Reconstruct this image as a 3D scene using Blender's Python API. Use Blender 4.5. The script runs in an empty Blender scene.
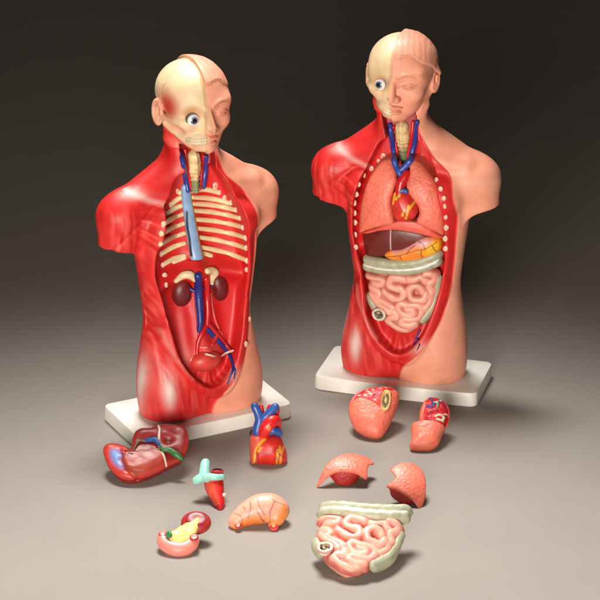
import bpy, math, random
import numpy as np
from mathutils import Matrix, Vector

S = 0.001                      # all shapes are written in millimetres
random.seed(7); rng = np.random.RandomState(7)
scene = bpy.context.scene
COL = scene.collection

# ------------------------------------------------------------------ camera
F_PX = 2400.0
PITCH = math.radians(21.8)
ELEV = PITCH + math.atan(84 / F_PX)
DIST = 2400.0 / math.cos(math.atan(84 / F_PX))
CAM = np.array([0.0, -DIST * math.cos(ELEV), DIST * math.sin(ELEV)])
C_R = np.array([1.0, 0, 0]); C_F = np.array([0, math.cos(PITCH), -math.sin(PITCH)])
C_U = np.array([0, math.sin(PITCH), math.cos(PITCH)])
def ray(px, py):
    d = C_F * F_PX + C_R * (px - 300) + C_U * (300 - py)
    return d / np.linalg.norm(d)
def ground(px, py, z=0.0):
    d = ray(px, py)
    return CAM + d * ((z - CAM[2]) / d[2])

# ------------------------------------------------------------------ sdf kit
def smin(a, b, k):
    h = np.clip(.5 + .5 * (b - a) / k, 0, 1)
    return b + (a - b) * h - k * h * (1 - h)
def smax(a, b, k): return -smin(-a, -b, k)
def ell(x, y, z, c, r):
    px, py, pz = x - c[0], y - c[1], z - c[2]
    k0 = np.sqrt((px / r[0]) ** 2 + (py / r[1]) ** 2 + (pz / r[2]) ** 2) + 1e-6
    k1 = np.sqrt((px / r[0] ** 2) ** 2 + (py / r[1] ** 2) ** 2 + (pz / r[2] ** 2) ** 2) + 1e-6
    return k0 * (k0 - 1) / k1
def cone(x, y, z, a, b, ra, rb):
    a = np.asarray(a, float); b = np.asarray(b, float); ba = b - a
    h = np.clip(((x - a[0]) * ba[0] + (y - a[1]) * ba[1] + (z - a[2]) * ba[2]) / max(ba @ ba, 1e-9), 0, 1)
    return np.sqrt((x - a[0] - h * ba[0]) ** 2 + (y - a[1] - h * ba[1]) ** 2 + (z - a[2] - h * ba[2]) ** 2) - (ra + (rb - ra) * h)
def tube(x, y, z, pts, rs, k=0):
    d = None
    if np.isscalar(rs): rs = [rs] * len(pts)
    for i in range(len(pts) - 1):
        e = cone(x, y, z, pts[i], pts[i + 1], rs[i], rs[i + 1])
        d = e if d is None else (smin(d, e, k) if k else np.minimum(d, e))
    return d
def seg2(x, z, pts, closed=False):
    """distance to a polyline in a plane"""
    pts = np.asarray(pts, float); d = np.full(x.shape, 1e9)
    n = len(pts)
    for i in range(n if closed else n - 1):
        a = pts[i]; b = pts[(i + 1) % n]; ba = b - a
        h = np.clip(((x - a[0]) * ba[0] + (z - a[1]) * ba[1]) / max(ba @ ba, 1e-9), 0, 1)
        d = np.minimum(d, (x - a[0] - h * ba[0]) ** 2 + (z - a[1] - h * ba[1]) ** 2)
    return np.sqrt(d)
def poly2(x, z, pts):
    """signed distance to a polygon (negative inside)"""
    pts = np.asarray(pts, float); d = seg2(x, z, pts, True)
    ins = np.zeros(x.shape, bool); n = len(pts)
    for i in range(n):
        a = pts[i]; b = pts[(i + 1) % n]
        if a[1] == b[1]: continue
        c = ((a[1] > z) != (b[1] > z)) & (x < (b[0] - a[0]) * (z - a[1]) / (b[1] - a[1]) + a[0])
        ins ^= c
    return np.where(ins, -d, d)
def spline(pts, n=8, closed=False):
    P = np.asarray(pts, float); out = []
    m = len(P); rngi = range(m if closed else m - 1)
    for i in rngi:
        if closed: p0, p1, p2, p3 = P[i - 1], P[i], P[(i + 1) % m], P[(i + 2) % m]
        else: p0, p1, p2, p3 = P[max(i - 1, 0)], P[i], P[i + 1], P[min(i + 2, m - 1)]
        for t in np.arange(n) / n:
            out.append(.5 * ((2 * p1) + (-p0 + p2) * t + (2 * p0 - 5 * p1 + 4 * p2 - p3) * t * t + (-p0 + 3 * p1 - 3 * p2 + p3) * t ** 3))
    if not closed: out.append(P[-1])
    return np.array(out)
def curve1(keys):
    s = spline(keys, 12); o = np.argsort(s[:, 0])
    return s[o, 0], s[o, 1]
def vnoise(x, y, z, sc, seed=0):
    """cheap smooth value noise, 0..1"""
    t = np.random.RandomState(seed).rand(32, 32, 32)
    x, y, z = x / sc + 100, y / sc + 100, z / sc + 100
    xi, yi, zi = np.floor(x).astype(int), np.floor(y).astype(int), np.floor(z).astype(int)
    fx, fy, fz = x - xi, y - yi, z - zi
    fx, fy, fz = fx * fx * (3 - 2 * fx), fy * fy * (3 - 2 * fy), fz * fz * (3 - 2 * fz)
    def g(a, b, c): return t[(xi + a) % 32, (yi + b) % 32, (zi + c) % 32]
    def l(a, b, f): return a + (b - a) * f
    return l(l(l(g(0,0,0), g(1,0,0), fx), l(g(0,1,0), g(1,1,0), fx), fy), l(l(g(0,0,1), g(1,0,1), fx), l(g(0,1,1), g(1,1,1), fx), fy), fz)

def surface(f, lo, hi, h, B=8):
    """sparse surface nets of f(x,y,z)=0"""
    lo = np.asarray(lo, float) - 2 * h; hi = np.asarray(hi, float) + 2 * h
    nb = np.ceil((hi - lo) / (h * B)).astype(int); n = nb * B
    bi = np.stack(np.meshgrid(*[np.arange(k) for k in nb], indexing='ij'), -1).reshape(-1, 3)
    cen = lo + (bi * B + (B - 1) / 2) * h
    vc = f(cen[:, 0], cen[:, 1], cen[:, 2])
    V = np.repeat(np.repeat(np.repeat(vc.reshape(nb), B, 0), B, 1), B, 2).astype(np.float32)
    keep = bi[np.abs(vc) < h * B * .87 * 1.55 + 1.5]
    off = np.stack(np.meshgrid(*[np.arange(B)] * 3, indexing='ij'), -1).reshape(-1, 3)
    for s in range(0, len(keep), 600):
        ids = (keep[s:s + 600, None, :] * B + off[None]).reshape(-1, 3)
        p = lo + ids * h
        V[ids[:, 0], ids[:, 1], ids[:, 2]] = f(p[:, 0], p[:, 1], p[:, 2])
    neg = V < 0
    c = np.zeros(n - 1, np.int8)
    for i in (0, 1):
        for j in (0, 1):
            for k in (0, 1): c += neg[i:n[0] - 1 + i, j:n[1] - 1 + j, k:n[2] - 1 + k]
    act = np.argwhere((c > 0) & (c < 8))
    idx = np.full(n - 1, -1, np.int32); idx[act[:, 0], act[:, 1], act[:, 2]] = np.arange(len(act))
    acc = np.zeros((len(act), 3)); cnt = np.zeros(len(act))
    cor = [(i, j, k) for i in (0, 1) for j in (0, 1) for k in (0, 1)]
    val = {q: V[act[:, 0] + q[0], act[:, 1] + q[1], act[:, 2] + q[2]].astype(float) for q in cor}
    for q in cor:
        for ax in range(3):
            if q[ax]: continue
            r = list(q); r[ax] = 1; r = tuple(r)
            a, b = val[q], val[r]; m = (a < 0) != (b < 0)
            t = np.where(m, a / np.where(m, a - b, 1), 0)
            for d in range(3):
                acc[:, d] += np.where(m, q[d] + (t if d == ax else 0), 0)
            cnt += m
    verts = lo + (act + acc / cnt[:, None]) * h
    quads = []
    for ax in range(3):
        o = [(1, 2), (2, 0), (0, 1)][ax]
        sl0 = [slice(1, n[d] - 1) for d in range(3)]; sl1 = list(sl0)
        sl0[ax] = slice(0, n[ax] - 1); sl1[ax] = slice(1, n[ax])
        A = neg[tuple(sl0)]; Bn = neg[tuple(sl1)]
        e = np.argwhere(A != Bn)
        flip = A[e[:, 0], e[:, 1], e[:, 2]]
        e = e + np.array([0 if d == ax else 1 for d in range(3)])
        def cell(du, dv):
            q = e.copy(); q[:, o[0]] -= du; q[:, o[1]] -= dv
            return idx[q[:, 0], q[:, 1], q[:, 2]]
        Q = np.stack([cell(1, 1), cell(0, 1), cell(0, 0), cell(1, 0)], 1)
        Q[~flip] = Q[~flip][:, ::-1]
        quads.append(Q)
    Q = np.concatenate(quads)
    Q = Q[(Q >= 0).all(1)]
    # light Laplacian relaxation takes the voxel steps out
    ed = np.concatenate([Q[:, [0, 1]], Q[:, [1, 2]], Q[:, [2, 3]], Q[:, [3, 0]]])
    deg = np.bincount(ed.ravel(), minlength=len(verts))[:, None] + 1e-9
    for w in (.5, -.35):
        a = np.zeros_like(verts)
        for d in range(3):
            a[:, d] = np.bincount(ed[:, 0], verts[ed[:, 1], d], len(verts)) + np.bincount(ed[:, 1], verts[ed[:, 0], d], len(verts))
        verts = verts + w * (a / deg - verts)
    return verts, Q

def lin(r, g, b):
    c = np.array([r, g, b], float) / 255
    return np.where(c <= .04045, c / 12.92, ((c + .055) / 1.055) ** 2.4)
class Paint:
    """albedo per vertex, laid on in coats"""
    def __init__(s, n, base): s.c = np.tile(np.asarray(base, float), (n, 1))
    def add(s, mask, col): m = np.clip(mask, 0, 1)[:, None]; s.c = s.c * (1 - m) + np.asarray(col) * m
def soft(d, w): return np.clip(.5 - d / w, 0, 1)
def blob(x, z, c, r, p=1.0):
    return np.exp(-(((x - c[0]) / r[0]) ** 2 + ((z - c[1]) / r[1]) ** 2) ** p)

# ------------------------------------------------------------------ objects
def mesh_data(name, verts, quads, col=None, mat=None, normals=None):
    me = bpy.data.meshes.new(name)
    me.vertices.add(len(verts)); me.vertices.foreach_set('co', (np.asarray(verts) * S).astype(np.float32).ravel())
    k = quads.shape[1]
    me.loops.add(quads.size); me.loops.foreach_set('vertex_index', quads.astype(np.int32).ravel())
    me.polygons.add(len(quads))
    me.polygons.foreach_set('loop_start', np.arange(0, quads.size, k, dtype=np.int32))
    me.polygons.foreach_set('loop_total', np.full(len(quads), k, np.int32))
    me.update(calc_edges=True); me.validate()
    me.polygons.foreach_set('use_smooth', np.ones(len(me.polygons), bool))
    if col is not None:
        a = me.color_attributes.new('Col', 'FLOAT_COLOR', 'POINT')
        a.data.foreach_set('color', np.concatenate([np.clip(col, 0, 1), np.ones((len(col), 1))], 1).astype(np.float32).ravel())
    if mat: me.materials.append(mat)
    if normals is not None: me.normals_split_custom_set_from_vertices([tuple(v) for v in normals])
    return me
def obj(name, me, parent=None, loc=None):
    o = bpy.data.objects.new(name, me); COL.objects.link(o)
    if parent is not None: o.parent = parent
    if loc is not None: o.location = loc
    return o
def tag(o, label, cat, group=None):
    o['label'] = label; o['category'] = cat
    if group: o['group'] = group
def empty(name, M):
    o = bpy.data.objects.new(name, None); COL.objects.link(o); o.empty_display_size = .01
    o.matrix_world = M; return o
def build(name, f, lo, hi, h, paint, mat, parent=None):
    v, q = surface(f, lo, hi, h)
    c = paint(v[:, 0], v[:, 1], v[:, 2]) if callable(paint) else np.tile(paint, (len(v), 1))
    return obj(name, mesh_data(name, v, q, c, mat), parent)
def build_tube(name, pts, rs, col, mat, parent, h=.7, k=0, n=4):
    p = spline(pts, n); r = np.interp(np.linspace(0, 1, len(p)), np.linspace(0, 1, len(pts)), [rs] * len(pts) if np.isscalar(rs) else rs)
    f = lambda x, y, z: tube(x, y, z, p, list(r))
    m = max(r) + 1
    return build(name, f, p.min(0) - m, p.max(0) + m, h, col, mat, parent)

# ------------------------------------------------------------------ materials
def paint_mat(name, rough=.36, bump=.0, bscale=300, kind='noise', stretch=(1, 1, 1), coat=.25, vary=.10, bdist=.0006):
    m = bpy.data.materials.new(name); m.use_nodes = True
    nt = m.node_tree; N = nt.nodes; L = nt.links; p = N['Principled BSDF']
    at = N.new('ShaderNodeAttribute'); at.attribute_name = 'Col'
    tc = N.new('ShaderNodeTexCoord'); mp = N.new('ShaderNodeMapping'); mp.inputs['Scale'].default_value = stretch
    L.new(tc.outputs['Object'], mp.inputs['Vector'])
    nz = N.new('ShaderNodeTexNoise'); nz.inputs['Scale'].default_value = 90; nz.inputs['Detail'].default_value = 6
    L.new(mp.outputs[0], nz.inputs['Vector'])
    mr = N.new('ShaderNodeMapRange'); mr.inputs['To Min'].default_value = 1 - vary; mr.inputs['To Max'].default_value = 1 + vary
    mr.inputs['From Min'].default_value = .3; mr.inputs['From Max'].default_value = .7
    L.new(nz.outputs['Fac'], mr.inputs['Value'])
    mx = N.new('ShaderNodeVectorMath'); mx.operation = 'SCALE'
    L.new(at.outputs['Color'], mx.inputs[0]); L.new(mr.outputs[0], mx.inputs['Scale']); L.new(mx.outputs[0], p.inputs['Base Color'])
    rr = N.new('ShaderNodeMapRange'); rr.inputs['To Min'].default_value = rough - .07; rr.inputs['To Max'].default_value = rough + .09
    L.new(nz.outputs['Fac'], rr.inputs['Value']); L.new(rr.outputs[0], p.inputs['Roughness'])
    p.inputs['Coat Weight'].default_value = coat; p.inputs['Coat Roughness'].default_value = .3
    if bump:
        if kind == 'cells':
            b = N.new('ShaderNodeTexVoronoi'); b.feature = 'SMOOTH_F1'; out = b.outputs['Distance']
        else:
            b = N.new('ShaderNodeTexNoise'); b.inputs['Detail'].default_value = 4; out = b.outputs['Fac']
        b.inputs['Scale'].default_value = bscale; L.new(mp.outputs[0], b.inputs['Vector'])
        bp = N.new('ShaderNodeBump'); bp.inputs['Strength'].default_value = bump; bp.inputs['Distance'].default_value = bdist
        if kind == 'cells': bp.invert = True
        L.new(out, bp.inputs['Height']); L.new(bp.outputs[0], p.inputs['Normal'])
    return m
M_BODY = paint_mat('painted_body_plastic', .50, .28, 420, vary=.06, coat=.08)
M_ORG = paint_mat('painted_organ_plastic', .42, .35, 260, vary=.14, coat=.12)
M_LUNG = paint_mat('pebbled_lung_plastic', .46, .55, 430, 'cells', vary=.10, bdist=.0009, coat=.08)
M_GUT = paint_mat('glossy_gut_plastic', .46, .2, 300, vary=.08)
M_GLOSS = paint_mat('glossy_eye_plastic', .12, coat=.6, vary=.02)
M_TUBE = paint_mat('vessel_paint', .36, .15, 400, vary=.10)
M_STAND = paint_mat('white_stand_plastic', .45, .12, 500, vary=.03, coat=.1)

# ------------------------------------------------------------------ the torso mannequin (shared by both models)
TA = curve1([(-10, 60), (0, 61), (22, 63.5), (45, 62), (75, 57), (97, 54.5), (125, 57), (160, 61), (185, 62), (205, 60), (222, 50), (238, 32), (252, 22)])
TB = curve1([(-10, 29), (0, 30), (22, 34), (45, 35.5), (75, 33), (97, 31), (125, 33), (160, 36), (185, 36), (205, 32), (222, 25), (238, 20), (252, 18)])
TC = curve1([(-10, 0), (45, 0), (97, 1), (140, 0), (185, 2), (222, 5), (252, 7)])
XS = curve1([(0, 1), (16, 6), (37, 25), (66, 42), (100, 49), (143, 53), (180, 54), (212, 46), (234, 27), (250, 21), (264, 18)])
CAV = spline([(-13, 244), (-26, 235), (-40, 206), (-48, 174), (-49, 147), (-43, 122), (-37, 94), (-30, 62), (-14, 39), (3, 31), (22, 46), (36, 84), (43, 126), (43, 158), (39, 190), (31, 217), (21, 237), (13, 244)], 4, True)
NECKCUT = [(-13, 226), (13, 226), (17, 252), (17, 272), (-17, 272), (-15, 252)]
PELV = spline([(-46, 92), (-36, 64), (-22, 36), (-2, 20), (16, 22), (30, 42), (42, 76), (46, 110), (0, 150)], 4, True)
HZ, HY = 305.0, 1.0

def trunk(x, y, z):
    a = np.interp(z, *TA); b = np.interp(z, *TB); c = np.interp(z, *TC)
    q = ((np.abs(x) / a) ** 2.35 + (np.abs(y - c) / b) ** 2.35) ** (1 / 2.35)
    d = (q - 1) * np.minimum(a, b) * .92
    return smax(d, z - 250, 6)
def back_wall(x, z):
    ax = np.abs(x)
    yb = 8.5 - 14 * (ax / 48) ** 2.6
    yb = yb - np.where(z < 150, 10, 7) * np.exp(-(x / 9.5) ** 2) - 4 * np.exp(-((ax - 15) / 7) ** 2) * np.clip((125 - z) / 30, 0, 1)
    yb = yb - 12 * np.exp(-((z - 139 + (x / 40) ** 2 * 6) / 10) ** 2)
    t = np.clip((112 - z) / 70, 0, 1); t = t * t * (3 - 2 * t)
    yb = yb - 23 * t
    yb = yb - 7 * np.exp(-((z - 105) / 30) ** 2) * np.clip(1 - (ax / 46) ** 4, 0, 1)
    return yb - 7 * blob(x, z, (3, 60), (13, 11))          # bladder swelling
def cavity(x, y, z):
    return smax(poly2(x, z, CAV), y - back_wall(x, z), 4)
def face_common(x, y, z, brow=True):
    ax = np.abs(x)
    d = ell(x, y, z, (0, 4, 10.5), (33.5, 38.5, 30))
    d = smin(d, ell(x, y, z, (0, -13, -9), (25.5, 22.5, 30)), 9)
    d = smin(d, cone(ax, y, z, (22, 3, -15), (7, -25, -32), 8.5, 6.5), 6)
    d = smin(d, ell(x, y, z, (0, -29, -32.5), (9, 7.8, 6.2)), 4)
    if brow: d = smin(d, ell(ax, y, z, (11.5, -26.2, 7.2), (14, 6, 4.4)), 9)
    d = smin(d, ell(ax, y, z, (20.5, -12.5, 3), (8.5, 13, 13)), 8)
    d = smin(d, ell(ax, y, z, (18, -22, -11), (9, 9, 8)), 6)
    return d
def ear(x, y, z):
    ax = np.abs(x); sx = ax - (y - 4) * .22
    e = ell(sx, y, z, (32.6, 5, -5), (3.4, 7.5, 12.5))
    e = smax(e, -ell(sx, y, z, (36, 3.2, -3.5), (3.2, 4.6, 8.2)), 1.5)
    e = smax(e, -ell(sx, y, z, (35.5, 1, -10), (2.5, 2.5, 3)), 1)
    return smin(e, tube(sx, y, z, [(34, 0, 2), (34.6, 4.5, .5), (34.4, 5, -6), (33.6, 2, -10)], [.7, .9, .9, .6]), 1.2)
def head(x, y, z):
    z = z - HZ; y = y - HY; ax = np.abs(x)
    base = face_common(x, y, z)
    # skin half
    s = smax(base, -ell(ax, y, z, (13, -40.5, -1.2), (8, 7.5, 5)), 4.5)
    s = smin(s, ell(ax, y, z, (13.5, -27.6, -2), (8.6, 7, 5.4)), 1.2)
    slit = tube(ax, y, z, [(6.5, -34.3, -3.2), (10, -36.4, -1.6), (14, -36.6, -1.3), (18, -34.2, -2), (20.5, -31.2, -3.4)], 1.0)
    slit2 = tube(ax, y, z, [(6.8, -34.3, -3.6), (11, -36, -4.6), (16, -35.4, -4.6), (20, -32, -3.4)], .6)
    lid = tube(ax, y, z, [(7, -34, .8), (12, -35.6, 3), (17, -33.8, 2.2), (21, -30.5, -.6)], .6)
    s = smax(s, -np.minimum(np.minimum(slit, slit2), lid), .6)
    s = smin(s, ell(ax, y, z, (13.4, -27.8, -2.6), (6.4, 7.4, 2.3)), .5)
    s = smin(s, tube(ax, y, z, [(5, -36, 6.2), (11, -35.4, 9.2), (18, -31.4, 8.6), (22, -27.5, 6.6)], [.8, 1.0, .7, .3]), 3)   # brow
    nose = cone(x, y, z, (0, -33.5, 4), (0, -42, -13.2), 3.0, 4.7)
    nose = smin(nose, ell(ax, y, z, (5, -37.6, -14.6), (3.8, 5, 3.5)), 2.4)
    s = smin(s, nose, 2.4)
    s = smax(s, -ell(ax, y, z, (3.1, -41, -18.6), (1.7, 2.8, 2.2)), 1.2)
    s = smin(s, ell(x, y, z, (0, -33, -23.4), (10, 5.8, 2.4)), 1.3)
    s = smin(s, ell(x, y, z, (0, -32.6, -27.9), (8.6, 5.8, 2.6)), 1.3)
    s = smax(s, -tube(x, y, z, [(-10, -33, -26), (-4, -38.4, -25.4), (0, -39, -25.8), (4, -38.4, -25.4), (10, -33, -26)], .8), .7)
    s = smin(s, ear(x, y, z), 3.2)
    hl = z - 21.5 + (y + 24) * .62 + .5 * np.sin(ax * .55) - 4 * np.exp(-((ax - 15) / 6) ** 2) * (y < 0)
    hair = np.clip(.5 + hl / 2.2, 0, 1)
    strand = .10 * np.sin(ax * 1.1 + y * .25 + 3.5 * vnoise(x, y, z, 9, 3)) + .5 * (vnoise(x, y, z, 6, 17) - .5)
    s = s - hair * (1.2 + strand)
    # skull half, sunk under the skin
    k = face_common(x, y, z, False) + 2.0
    k = k + .55 * np.exp(-((y + 2 + 1.1 * np.sin(x * 1.3) + .5 * np.sin(x * 3.1)) / .55) ** 2) * (z > 6)
    k = smax(k, -ell(ax, y, z, (13, -37, -1.5), (8.5, 10, 7.5)), 4.5)
    k = smin(k, tube(ax, y, z, [(30, -4, -8), (25, -17, -9), (15, -27.5, -10)], [2.4, 3, 3]), 4)
    k = smin(k, cone(x, y, z, (0, -33, 3), (-.5, -40.5, -12), 2.6, 3.6), 3)
    k = smax(k, -ell(ax, y, z, (25, -20, -19), (6, 9, 6)), 4)
    k = smin(k, ell(x, y, z, (-2, -27.5, -24), (13, 8, 8)), 3)
    k = smin(k, ear(x, y, z), 2.5)
    return np.where(x > 0, s, k)
def in_head(x, y, z):
    return (z - 268 - np.clip(y + 8, 0, 40) * .30) > 0
def skin_side(x, z):
    return np.where(z > 268, x, x - np.interp(z, *XS))
def body(x, y, z):
    ax = np.abs(x); sgn = np.sign(x)
    d = trunk(x, y, z)
    d = smin(d, ell(ax, y, z, (29, -20, 190), (27, 17, 20)), 9)                      # chest muscles
    d = smin(d, ell(ax, y, z, (31, -9, 18), (30, 25, 46)), 8)                         # thighs
    d = smax(d, -cone(x, y, z, (0, -36, -4), (0, -33.5, 18), 5, 1.5), 7)
    d = smax(d, -z, 1.5)
    tq = np.clip((x - 30) / 45, 0, 1); tq = tq * tq * (3 - 2 * tq)
    aw = ax + 7.5 * tq; yw = y - 6.5 * tq
    sh = cone(aw, yw, z, (0, 8, 251), (60, 5, 213), 20, 19)
    sh = smin(sh, ell(aw, yw, z, (73, 3, 203), (24.5, 24, 24.5)), 12)
    arm = smax(cone(aw, yw, z, (74, 3, 203), (82, 4, 150), 21.5, 16), -(z - 173 - 2 * tq - (aw - 82) * .22 ), 2.5)
    sh = smin(sh, arm, 5)
    d = smin(d, sh, 11)
    d = smin(d, cone(ax, y, z, (12, -16, 226), (58, -4, 222), 5, 7), 8)               # collar bone
    nk = cone(x, y, z, (0, 7, 232), (0, 7, 288), 23, 22)
    nk = smin(nk, cone(x, y, z, (0, 17, 234), (0, 19, 292), 22, 19), 8)
    nk = smin(nk, cone(ax, y, z, (6, -14, 232), (21, 4, 276), 5, 7), 6)
    d = smin(d, nk, 10)
    front = y < 0
    # muscle relief on the flayed half
    mus = skin_side(x, z) < 0
    rp, tp = np.hypot(x + 98, z - 214), np.arctan2(z - 214, x + 98)
    fib = 2 * (vnoise(x, y * .4, z * .10, 2.8, 5) - .5) * np.exp(-(((x + 80) / 18) ** 2 + ((z - 196) / 22) ** 2))
    fib = fib + 2 * (vnoise(tp * 40, y * 0, rp * .10, 2.4, 25) - .5) * np.exp(-(((x + 45) / 22) ** 2 + ((z - 190) / 22) ** 2))
    fib = fib + 2 * (vnoise(x, y * .4, z * .12, 2.8, 6) - .5) * np.exp(-(((x + 20) / 34) ** 2 + ((z - 34) / 30) ** 2))
    gro = np.exp(-(seg2(x, z, [(-88, 176), (-70, 196), (-50, 212), (-30, 216)]) / 2.6) ** 2) + .7 * np.exp(-(seg2(x, z, [(-60, 120), (-50, 96), (-46, 60), (-34, 34)]) / 3.2) ** 2)
    gro = gro + .6 * np.exp(-(seg2(x, z, [(-57, 176), (-53, 160), (-50, 130)]) / 3) ** 2)
    step = np.clip(.5 - skin_side(x, z) / 2.6, 0, 1) * (z < 268)
    d = d + np.where(mus & front, .45 * fib * (z < 262) + 1.1 * gro, 0) + step * 1.1
    d = d - 2.2 * np.clip(.5 - poly2(x, z, PELV) / 3.5, 0, 1) * front * np.clip((130 - z) / 50, 0, 1)
    c2 = poly2(x, z, CAV)
    rim = np.exp(-((c2 - 3) / 3.2) ** 2) * front * np.clip((190 - z) / 40, 0, 1)
    d = d - 1.0 * rim
    d = smax(d, -cavity(x, y, z), 2.2)
    nc = smax(poly2(x, z, NECKCUT), y + 3 - 5 * np.clip((z - 236) / 30, 0, 1), 3)
    d = smax(d, -nc, 2.2)
    h = head(x, y, z)
    return np.where(y > -6, smin(d, h, 7), smin(d, h, 3.0))

RED = lin(214, 32, 31); RED2 = lin(184, 16, 20); SKIN = lin(240, 161, 131); BONE = lin(230, 206, 166); WHITE = lin(240, 226, 216)
PINK = lin(238, 150, 122); BLUE = lin(44, 58, 142)
def body_paint(x, y, z, which='L'):
    P = Paint(len(x), RED)
    n = vnoise(x, y, z, 26, 11); n2 = vnoise(x * 2.2, y, z * .6, 9, 12)
    P.add(.55 * np.clip(n * 2 - .9, 0, 1), lin(226, 48, 42)); P.add(.35 * np.clip(n2 * 2 - 1.1, 0, 1), RED2)
    front = y < 4
    rp, tp = np.hypot(x + 98, z - 214), np.arctan2(z - 214, x + 98)
    fs_ = 3 * (vnoise(tp * 40, y * 0, rp * .10, 2.2, 18) - .5) * np.exp(-(((x + 42) / 26) ** 2 + ((z - 188) / 26) ** 2)) + 3 * (vnoise(x, y * .4, z * .1, 2.6, 28) - .5) * np.exp(-(((x + 80) / 20) ** 2 + ((z - 196) / 24) ** 2))
    fo_ = 3 * (vnoise(x + z * .7, y * .4, (z - x * .7) * .12, 3, 19) - .5) * blob(x, z, (-52, 105), (14, 50))
    ft_ = 3 * (vnoise(x + z * .15, y * .4, z * .12, 2.6, 20) - .5) * blob(x, z, (-32, 26), (28, 32))
    for q_ in (fs_, fo_, ft_):
        P.add((y < 6) * .5 * np.clip(q_, 0, 1), lin(240, 100, 88)); P.add((y < 6) * .42 * np.clip(-q_, 0, 1), lin(156, 8, 14))
    # whitish tendon patches sprayed on the muscle half
    P.add(front * .45 * blob(x, z, (-64, 227), (10, 4)), WHITE)
    P.add(front * .62 * soft(seg2(x, z, [(-68, 230), (-52, 221), (-28, 212)]) - 1, 7) * np.clip((y + 30) / 12, 0, 1), WHITE)
    P.add(.82 * blob(x, z, (-43, 33), (5.5, 15)) * (y < -8), WHITE)
    P.add(.8 * blob(y, z, (-4, 38), (10, 22)) * (x < -48), WHITE)
    P.add(front * .5 * soft(seg2(x, z, [(-45, 92), (-36, 66), (-20, 46)]) - 1, 6), lin(236, 170, 160))
    P.add(front * .65 * blob(x, z, (24, 38), (9, 9)), lin(238, 180, 170))
    P.add(front * .35 * soft(seg2(x, z, [(-30, 200), (-22, 232), (-18, 262)]) - 1, 6), lin(238, 104, 90))
    # hollow of the trunk
    c2 = poly2(x, z, CAV); tr = trunk(x, y, z)
    ins = soft(c2 - 1.2, 1.4) * (tr < -3) * (z < 252)
    P.add(ins, lin(206, 27, 28))
    P.add(ins * .5 * np.clip(n2 * 2 - 1, 0, 1), lin(214, 38, 34))
    P.add(ins * .55 * blob(x, z, (3, 62), (11, 9)), lin(238, 110, 96))
    P.add(ins * .45 * np.clip(np.sin(x * 1.05 + z * .2 * np.sign(x)) * .7 + .3, 0, 1) * blob(x, z, (2, 36), (24, 9)), lin(236, 110, 100))
    # the cut edge round the hollow
    sk = skin_side(x, z)
    neck = poly2(x, z, NECKCUT)
    P.add(front * soft(neck - .8, 1.2) * (y > -19) * (z < 270), lin(168, 30, 26))
    s = soft(-sk, .9) * (~(ins > .5) & ~((neck < 1.2) & front & (z < 270)))
    P.add(s, SKIN)
    P.add(s * .5 * np.clip(n * 2 - .8, 0, 1), lin(234, 152, 124)); P.add(s * .3 * np.clip(1 - n * 2.2, 0, 1), lin(246, 192, 166))
    P.add(front * .75 * np.exp(-((sk - .2) / 1.0) ** 2) * (z < 264) * (c2 > 2), lin(205, 74, 60))
    # ---- head
    hz = z - HZ; hy = y - HY
    H = in_head(x, y, z) | ((z > 267) & (hy < -14))
    fl = H & (x <= 0.15); fs = H & (x > 0.15)
    m = fl.astype(float)
    cut = np.clip((-hz - 33) / 3, 0, 1) * (hy > -22)
    P.add(m * (1 - np.clip((-z + 279 + np.clip(hy, 0, 30) * .35) / 4, 0, 1) * (hy > -16)), BONE)
    P.add(m * .35 * np.clip(n * 2 - .7, 0, 1), lin(216, 180, 124))
    jl = -15 + np.where(hy < 5, (hy - 5) * .64, (hy - 5) * .35)
    P.add(m * soft(hz - jl, 2.5) * (poly2(x, z, NECKCUT) > 1), RED)
    P.add(m * (.95 if which == 'L' else .35) * blob(hy, hz, (-10, 4), (15, 12), 1.6) * (x < -12), lin(196, 36, 32) if which == 'L' else lin(190, 120, 70))  # left: red muscle patch; right: temple shadow painted in as tan
    P.add(m * .35 * blob(hy, hz, (-3, 15), (10, 7)) * (x < -15), lin(214, 110, 80))
    P.add(m * .7 * blob(hy, hz, (-14, -15), (16, 6.5)) * (x < -9), lin(222, 140, 112))
    P.add(m * .75 * blob(hy, hz, (4, -5), (9, 15), 2) * (x < -30), lin(232, 160, 130))
    P.add(m * .6 * blob(x, hz, (-11, -31), (13, 6)), lin(228, 150, 122))
    P.add(m * .75 * blob(x, hz, (-12.5, -1.5), (9.5, 8), 3) * (hy < -18), lin(206, 150, 100))
    P.add(m * .45 * blob(x, hz, (-5.5, -15), (2.4, 3), 2) * (hy < -34), lin(190, 120, 80))
    P.add(m * .8 * blob(x, hz, (-1.2, 8), (2.2, 60), 2), lin(206, 150, 108))
    P.add(m * .55 * np.exp(-((hy + 2 + 1.1 * np.sin(x * 1.3) + .5 * np.sin(x * 3.1)) / .6) ** 2) * (hz > 6), lin(176, 128, 84))
    m = fs.astype(float)
    P.add(m, SKIN); P.add(m * .25 * np.clip(n * 2 - .8, 0, 1), lin(236, 160, 130))
    P.add(m * .65 * blob(x, hz, (0, -25.6), (9, 4), 2) * (hy < -28), lin(226, 140, 116))  # tints from here on paint in relief shade: lips, lids, brow, iris
    P.add(m * .35 * blob(x, hz, (13.5, -3), (8, 2.5), 2) * (hy < -25), lin(214, 130, 104))
    P.add(m * .5 * soft(seg2(x, hz, [(5, 5.6), (11, 8.4), (18, 8), (22, 6.2)]) - .8, 1.2) * (hy < -20), lin(176, 104, 78))
    P.add(m * .55 * soft(seg2(x, hz, [(6.5, -3), (10, -1.2), (14, -.8), (18, -1.8), (20.5, -3.6)]) - .35, .8) * (hy < -22), lin(168, 92, 72))
    P.add(m * .35 * soft(np.hypot(x - 13.4, hz + 2.7) - 1.7, .8) * (hy < -24), lin(190, 112, 92))
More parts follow.
